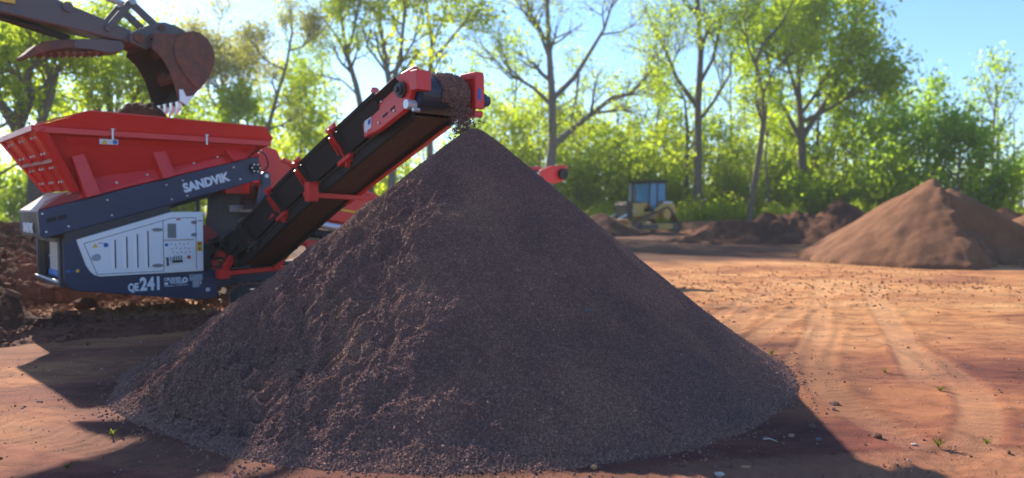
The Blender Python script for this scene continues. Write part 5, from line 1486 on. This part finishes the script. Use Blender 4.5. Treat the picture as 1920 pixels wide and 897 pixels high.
GZ = -0.02
def px(x, Y): return (x - 960) / 1392 * Y                       # metres across for a bearing at distance Y
def pz(y, Y): return 1.6 + (387 - y) / 1392 * Y                   # height for an elevation at distance Y
def rel(pts, Y, base_x, seed, depth=0.6):
    """limb outline in metres relative to the trunk base, given some depth of its own"""
    g = random.Random(seed); out = []; dy = 0
    for i, (x, y) in enumerate(pts):
        if i: dy += g.uniform(-depth, depth)
        out.append((px(x, Y) - base_x, dy, max(pz(y, Y), -0.1) - GZ))
    return out

def hero(name, label, Y, seed, limbs, kids, klen, leaf, barkm, per, spread, smin, smax, maxlevel=2, keep=1.0, droop=0.0, depth=0.6, kang=0.9, up=0.25, group=None):
    t = Tree(seed); bx = px(limbs[0][0][0][0], Y)
    first = None
    for k, (pts, r0, r1) in enumerate(limbs):
        P = rel(pts, Y, bx, seed * 7 + k, depth)
        if first is None: first = P
        else:
            # start on the trunk: keep the depth of the nearest trunk point
            q = min(first, key=lambda v: (v[0] - P[0][0]) ** 2 + (v[2] - P[0][2]) ** 2)
            P = [(x, y + q[1], z) for x, y, z in P]
        t.limb(P, r0, r1, 0, maxlevel, kids, klen, kang, up, 8)
    return t.finish(name, label, (bx, Y, GZ), leaf, barkm, per, spread, smin, smax, droop, group, keep=keep)

# the trees one can follow from root to top
hero('tree', 'broad bare-limbed tree with a long bent limb reaching right, behind the pile tip', 50, 11, [
    ([(1018, 412), (1030, 330), (1036, 270), (1034, 180), (1030, 110), (1026, 40), (1020, -60)], .40, .10),
    ([(1036, 275), (1075, 240), (1115, 210), (1150, 182), (1182, 176)], .26, .10),
    ([(1180, 177), (1205, 150), (1235, 120)], .09, .04),
    ([(1034, 190), (1075, 150), (1100, 110), (1130, 60), (1150, 0)], .20, .06),
    ([(1085, 140), (1080, 185), (1070, 230)], .09, .05),
    ([(1034, 200), (1000, 170), (950, 140), (915, 105)], .15, .05),
    ([(1030, 110), (1010, 60), (985, 0)], .15, .05)], 6, 3.6, 'leaf_lime', 'bark_grey', 4, .34, .05, .12, 3, .6)
hero('tree', 'tall straight dark tree with upswept limbs, right of the bare-limbed one', 56, 12, [
    ([(1308, 412), (1309, 300), (1311, 200), (1312, 100), (1300, 0), (1296, -120)], .36, .12),
    ([(1310, 200), (1270, 150), (1245, 90), (1215, 40)], .20, .06),
    ([(1311, 160), (1340, 110), (1350, 50), (1362, -10)], .18, .06),
    ([(1310, 120), (1320, 60), (1335, 0)], .14, .05),
    ([(1310, 230), (1340, 190), (1368, 140), (1372, 90)], .15, .05)], 6, 4.0, 'leaf_lime', 'bark', 4, .45, .06, .13, 3, .7)
hero('tree', 'slender tree with a dark curved trunk standing forward of the woods', 52, 13, [
    ([(1404, 418), (1408, 350), (1416, 280), (1424, 220), (1414, 170), (1408, 125), (1425, 85), (1460, 50), (1480, 10)], .24, .06),
    ([(1420, 180), (1435, 140), (1470, 110)], .10, .04),
    ([(1408, 130), (1398, 90), (1390, 40)], .10, .04)], 6, 2.6, 'leaf_lime', 'bark', 4, .4, .06, .13, 3, .7)
hero('tree', 'thin dark stem beside the tall straight tree', 58, 14, [
    ([(1288, 414), (1286, 330), (1288, 240), (1282, 190), (1262, 160)], .2, .05)], 7, 2.8, 'leaf_lime', 'bark', 4, .5, .12, .25, 2)
hero('tree', 'big leafy green tree with an open spreading crown, tallest on the right', 58, 15, [
    ([(1507, 412), (1507, 330), (1503, 250), (1500, 190), (1502, 120), (1510, 50)], .42, .10),
    ([(1505, 270), (1475, 210), (1450, 160), (1435, 100)], .2, .06),
    ([(1503, 260), (1545, 190), (1580, 120), (1600, 60)], .24, .06),
    ([(1502, 230), (1560, 200), (1610, 170)], .18, .05),
    ([(1500, 190), (1475, 120), (1465, 60)], .18, .05),
    ([(1502, 150), (1535, 80), (1548, 30)], .16, .05)], 8, 4.2, 'leaf_lime', 'bark', 8, .55, .12, .26, 2, 1.0)
hero('tree', 'leaning tree with a bare trunk and a thin crown, left of the conveyor head', 48, 16, [
    ([(700, 412), (690, 300), (682, 225), (668, 160), (652, 110), (640, 50), (630, -20)], .28, .08),
    ([(655, 120), (640, 80), (610, 40), (585, 15)], .12, .04), ([(650, 105), (665, 60), (680, 10)], .12, .04),
    ([(672, 180), (640, 150), (600, 140)], .08, .03)], 6, 2.6, 'leaf_lime', 'bark', 4, .4, .06, .12, 3, .8)
hero('tree', 'forked tree with yellowish hanging leaves above the red conveyor head', 48, 17, [
    ([(733, 412), (735, 250), (733, 170), (722, 110), (712, 40), (705, -40)], .28, .08),
    ([(735, 165), (752, 110), (760, 50), (770, -30)], .18, .06), ([(728, 140), (695, 95), (680, 40)], .10, .04), ([(745, 130), (775, 80), (790, 20)], .1, .04)], 7, 2.8, 'leaf_yellow', 'bark_grey', 4, .45, .10, .22, 2, .8, .35)
hero('tree', 'grey tree with a right-hand limb just left of the falling gravel', 50, 18, [
    ([(808, 412), (806, 250), (808, 130), (812, 80), (800, 20), (795, -50)], .26, .07),
    ([(808, 118), (835, 95), (858, 65), (880, 40)], .13, .05), ([(810, 90), (830, 40), (845, -20)], .12, .04)], 7, 2.9, 'leaf_yellow', 'bark_grey', 4, .45, .10, .22, 2, .8, .3)
hero('tree', 'thin leaning tree with sparse twigs above the right end of the hopper', 44, 19, [
    ([(470, 412), (490, 300), (506, 240), (520, 180), (535, 120), (548, 60), (545, 20)], .17, .04),
    ([(532, 130), (500, 115), (485, 95)], .07, .03), ([(540, 95), (565, 85), (580, 70)], .06, .03)], 6, 1.7, 'leaf_pale', 'bark', 3, .3, .05, .11, 3, .8)
hero('tree', 'forked dark tree above the left end of the hopper', 26, 20, [
    ([(62, 440), (58, 320), (40, 240), (18, 190), (5, 130), (-10, 60)], .26, .07),
    ([(44, 250), (70, 190), (82, 150), (98, 110), (120, 60)], .14, .05), ([(72, 185), (105, 165), (130, 130)], .08, .03), ([(20, 195), (-20, 150), (-50, 120)], .1, .04)], 7, 1.8, 'leaf_yellow', 'bark', 7, .30, .06, .13, 2)
hero('tree', 'grey forked tree behind the excavator thumb', 29, 21, [
    ([(92, 430), (84, 300), (92, 230), (98, 170), (90, 120), (82, 70)], .25, .06),
    ([(98, 165), (112, 130), (140, 100), (165, 60)], .13, .04), ([(95, 200), (60, 160), (50, 110)], .1, .04)], 7, 2.0, 'leaf_yellow', 'bark_grey', 7, .34, .07, .14, 2)
hero('tree', 'yellow-green tree filling the gap between the bucket and the hopper', 34, 22, [
    ([(215, 420), (214, 300), (210, 220), (205, 150), (200, 90)], .26, .06), ([(212, 250), (250, 190), (270, 140)], .12, .04), ([(212, 240), (165, 190), (150, 130)], .12, .04)], 8, 2.6, 'leaf_yellow', 'bark', 8, .40, .07, .16, 2)
hero('tree', 'pale hazy tree right of the excavator bucket', 50, 23, [
    ([(430, 412), (428, 300), (425, 200), (420, 130), (412, 70)], .22, .05), ([(427, 240), (455, 190), (470, 150)], .1, .04), ([(426, 230), (395, 180), (385, 120)], .1, .04)], 7, 2.8, 'leaf_pale', 'bark_grey', 3, .5, .06, .13, 3)
hero('tree', 'thin crooked stem right of the slender forward tree', 57, 24, [
    ([(1442, 416), (1440, 340), (1436, 290), (1440, 240), (1432, 200)], .12, .04)], 6, 2.0, 'leaf_lime', 'bark_grey', 5, .4, .11, .22, 2)

# kinds grown freely
def broad(seed, H, name, label, loc, leafm, barkm, per, spread, kids=7, klen=3.2, trunk=.26, lean=.03, low=.35, smin=.11, smax=.24, keep=1.0, up=.25, kang=.95, group=None, rotz=0, maxlevel=2, cat='tree'):
    t = Tree(seed); g = t.r
    pts = [Vector((0, 0, -.1))]
    for i in range(6): pts.append(Vector((pts[-1].x + g.gauss(0, lean * H / 3), pts[-1].y + g.gauss(0, lean * H / 3), H * .9 * (i + 1) / 6)))
    n = len(pts)
    t.b.tube(pts, [trunk * (1 - .85 * i / (n - 1)) for i in range(n)], 8, cap=False)
    nb = kids + 5
    for k in range(nb):
        f = low + (1 - low) * (k + g.random()) / nb
        z = f * (n - 1); i = min(int(z), n - 2); p = pts[i].lerp(pts[i + 1], z - i)
        a = k * 2.4 + g.uniform(-.5, .5)
        d = Vector((math.cos(a), math.sin(a), .35 + up + f * .5)).normalized()
        L = klen * (1.25 - .75 * f) * g.uniform(.75, 1.2)
        t.grow(p, d, L, trunk * .42 * (1.1 - f * .7), 1, maxlevel, kids, klen * .42, kang, up)
    return t.finish(name, label, loc, leafm, barkm, per, spread, smin, smax, group=group, rotz=rotz, keep=keep, cat=cat)

broad(31, 12.2, 'tree', 'conical pale green tree rising behind the brown cone', (px(1738, 62), 62, GZ), 'leaf_green', 'bark', 6, .42, 7, 3.4, .22, .01, .2)
broad(32, 13.6, 'tree', 'tall sparse tree against the sky at the far right', (px(1862, 64), 64, GZ), 'leaf_green', 'bark_grey', 3, .42, 8, 4.6, .24, .015, .35)
broad(33, 7.0, 'tree', 'dense round dark green tree behind the brown cone', (px(1795, 52), 52, GZ), 'leaf_green', 'bark_grey', 9, .42, 8, 3.6, .2, .02, .12)
broad(34, 8.0, 'tree', 'bushy green tree between the big leafy tree and the conical one', (px(1665, 55), 55, GZ), 'leaf_green', 'bark', 8, .45, 8, 3.8, .2, .02, .1)
broad(35, 12.5, 'tree', 'green tree leaning behind the big leafy tree', (px(1605, 60), 60, GZ), 'leaf_lime', 'bark', 7, .5, 8, 4.2, .24, .03, .2)
broad(36, 11.0, 'tree', 'bushy yellow-green tree right of the hopper', (px(560, 52), 52, GZ), 'leaf_yellow', 'bark', 9, .5, 8, 3.2, .2, .03, .12, keep=.9)
broad(37, 8.2, 'tree', 'rounded lime bush-like tree behind the hopper end', (px(455, 48), 48, GZ), 'leaf_lime', 'bark', 10, .45, 8, 3.0, .18, .03, .1)
broad(38, 13.0, 'tree', 'tall yellow tree at the left edge of the picture', (px(-30, 38), 38, GZ), 'leaf_yellow', 'bark', 8, .42, 8, 3.6, .24, .03, .2, smin=.08, smax=.18)
broad(39, 9.6, 'tree', 'full green tree behind the yellow ones on the left', (px(300, 46), 46, GZ), 'leaf_lime', 'bark', 9, .45, 8, 3.6, .22, .03, .12, smin=.09, smax=.2)
broad(40, 9.0, 'tree', 'low green tree behind the left trees over the lawn', (px(140, 48), 48, GZ), 'leaf_lime', 'bark', 9, .45, 8, 3.6, .22, .03, .12, smin=.09, smax=.2)
broad(41, 6.0, 'tree', 'small dark tree far away at the right edge', (px(1935, 95), 95, 1.2), 'leaf_green', 'bark', 10, .5, 7, 3.4, .2, .03, .12)

broad(44, 14.5, 'tree', 'full leafy tree filling the gap under the big spreading crown', (px(1532, 61), 61, GZ), 'leaf_lime', 'bark', 8, .5, 8, 4.4, .26, .02, .1)
und = broad(45, 8.6, 'young_tree', 'young full-leaved tree inside the edge of the woods', (px(945, 62), 62, GZ), 'leaf_yellow', 'bark', 6, .5, 8, 3.4, .16, .03, .08, group='young trees inside the edge of the woods')
g = random.Random(55)
for k, x in enumerate([1015, 1075, 1140, 1190, 1250, 1340, 1385, 1465, 885, 640, 590, 380]):
    Y = g.uniform(60, 69); sc = g.uniform(.75, 1.1)
    copy_thing(und, (px(x, Y), Y, GZ), g.uniform(0, 6.28), (sc * 1.05, sc))
# tall thin woodland trees in the second row
tall = broad(51, 17.0, 'woodland_tree', 'tall thin spring tree in the second row of the woods', (px(960, 66), 66, GZ), 'leaf_lime', 'bark_grey', 3, .5, 7, 4.0, .24, .02, .3, smin=.12, smax=.24, group='tall thin trees in the second row of the woods')
tall2 = broad(52, 14.0, 'woodland_tree', 'tall thin spring tree in the second row of the woods', (px(1225, 68), 68, GZ), 'leaf_lime', 'bark', 4, .5, 7, 3.8, .22, .025, .25, smin=.12, smax=.24, group='tall thin trees in the second row of the woods')
g = random.Random(77)
for k, (x, Y) in enumerate([(1090, 70), (1150, 72), (1365, 68), (1455, 70), (1560, 70), (915, 72), (770, 70), (620, 66), (1260, 74), (1400, 76), (1640, 74), (880, 64), (1700, 76), (500, 70)]):
    src = (tall, tall2)[k % 2]
    sc = g.uniform(.72, 1.02)
    copy_thing(src, (px(x, Y), Y, GZ), g.uniform(0, 6.28), (sc * g.uniform(.9, 1.1), sc))

# saplings and bushes along the edge of the woods
def sapling(seed, H, label, leafm, per, loc, group):
    t = Tree(seed); g = t.r
    for k in range(5):
        a = g.uniform(0, 6.28); d = Vector((math.cos(a) * .35, math.sin(a) * .35, 1)).normalized()
        t.grow(Vector((g.uniform(-.5, .5), g.uniform(-.5, .5), -.1)), d, H * g.uniform(.6, .95), .05, 1, 2, 9, H * .30, .95, .2)
    e = np.array([(g.gauss(0, 1.1), g.gauss(0, .9), abs(g.gauss(0, .9)) + .2) for _ in range(60)])
    return t.finish('bush', label, loc, leafm, 'bark', per, .40, .11, .25, group=group, extra=e, cat='bush')
GB = 'lime bushes along the edge of the woods'; GG = 'green bushes along the edge of the woods'
LB, LG = 'lime green bush at the edge of the woods', 'mid green bush at the edge of the woods'
b1 = sapling(61, 5.6, LB, 'leaf_yellow', 7, (px(925, 56), 56, GZ), GB)
b2 = sapling(62, 5.0, LB, 'leaf_yellow', 7, (px(1000, 60), 60, GZ), GB)
b3 = sapling(63, 4.6, LG, 'leaf_lime', 7, (px(1560, 56), 56, GZ), GG)
g = random.Random(91)
for k, x in enumerate([870, 960, 1045, 1085, 1125, 1165, 1205, 1240, 1275, 1325, 1355, 1390, 1430, 1475, 1515]):
    Y = g.uniform(55, 64); sc = g.uniform(.75, 1.25)
    copy_thing((b1, b2)[k % 2], (px(x, Y), Y, GZ), g.uniform(0, 6.28), (sc, sc * g.uniform(.9, 1.15)))
for k, x in enumerate([1535, 1590, 1620, 1655, 1690, 1730, 1765, 1830, 1850]):
    Y = g.uniform(52, 62); sc = g.uniform(.7, 1.15)
    copy_thing(b3, (px(x, Y), Y, GZ), g.uniform(0, 6.28), (sc, sc))
for k, x in enumerate([830, 790, 745, 700, 655, 610, 540, 500, 380, 340, 260, 180, 100, 30, -40]):
    Y = g.uniform(46, 60); sc = g.uniform(.8, 1.15)
    copy_thing((b1, b2)[k % 2], (px(x, Y), Y, GZ), g.uniform(0, 6.28), (sc, sc))
# low growth in front of the bushes
for k in range(16):
    x = 1060 + 38 * k + g.uniform(-12, 12); Y = g.uniform(51, 56); sc = g.uniform(.25, .42)
    copy_thing((b1, b3)[k % 2], (px(x, Y), Y, GZ), g.uniform(0, 6.28), (sc * 1.5, sc))

# the woods beyond, one mass
rng = np.random.default_rng(99)
n = 1300
X = rng.uniform(-72, 62, n); Y = rng.uniform(72, 86, n)
top = 8.5 + 3.0 * fbm(X * .09, Y * .09, 3, 151) - .02 * np.clip(X, 0, 60) * 2
Z = rng.random(n) ** 0.8 * top
kk = fbm(X * .25, Z * .3, 3, 153) > -.32
V, F = leaf_cloud(np.stack([X, Y, Z], 1)[kk], 9, .75, .16, .36, rng)
V[:, 2] = np.maximum(V[:, 2], .02)
setp(link_mesh('far_woods', np_mesh('far_woods', V, F, 'leaf_lime')), 'mass of spring foliage filling the woods behind the front trees', kind='stuff')
b = MB(); gg = random.Random(15)
for k in range(90):
    x = gg.uniform(-60, 58); y = gg.uniform(66, 92); h = gg.uniform(7, 15); r = gg.uniform(.07, .17); dx = gg.gauss(0, .5)
    b.tube([(x, y, -.1), (x + dx * .4, y, h * .5), (x + dx, y, h)], [r, r * .75, r * .3], 5, cap=False)
setp(b.build('far_trunks', 'bark', None), 'thin trunks showing in the depth of the woods', kind='stuff')

# far right: a pale shed on the rise
shed = thing('shed', 'small pale shed with a rust-red side far off at the right edge', 'shed', (px(1893, 108), 108, 1.35), R(20))
part('wall', 'white', lambda b: b.box(-1.0, .2, -.8, .8, 0, 1.9), shed)
part('wall', 'worn_plate', lambda b: b.box(.202, 1.7, -.75, .75, 0, 1.7), shed, label='rust-red side of the shed')
part('roof', 'grey_steel', lambda b: b.loft([(-1.15, -.95, 1.9), (1.8, -.95, 1.75), (1.8, 0, 2.2), (-1.15, 0, 2.4)], [(-1.15, .95, 1.9), (1.8, .95, 1.75), (1.8, .01, 2.2), (-1.15, .01, 2.4)]), shed)
part('door', 'dark_steel', lambda b: b.box(-.7, -.1, -.83, -.802, .02, 1.6), shed)

# ------------------------------------------------------------------ thin haze volume, added to lighten the woods
def haze():
    m = bpy.data.materials.new('haze'); m.use_nodes = True
    nt = m.node_tree; nt.nodes.clear()
    o = nt.nodes.new('ShaderNodeOutputMaterial'); v = nt.nodes.new('ShaderNodeVolumePrincipled')
    v.inputs['Color'].default_value = (0.95, 0.97, 0.93, 1); v.inputs['Density'].default_value = 0.0007; v.inputs['Anisotropy'].default_value = 0.3
    nt.links.new(v.outputs[0], o.inputs['Volume'])
    b = MB(); b.box(-950, 950, -70, 1250, -2.5, 26)
    h = b.build('haze', m)
    setp(h, 'thin haze added to lighten and soften the woods', kind='stuff')
haze()
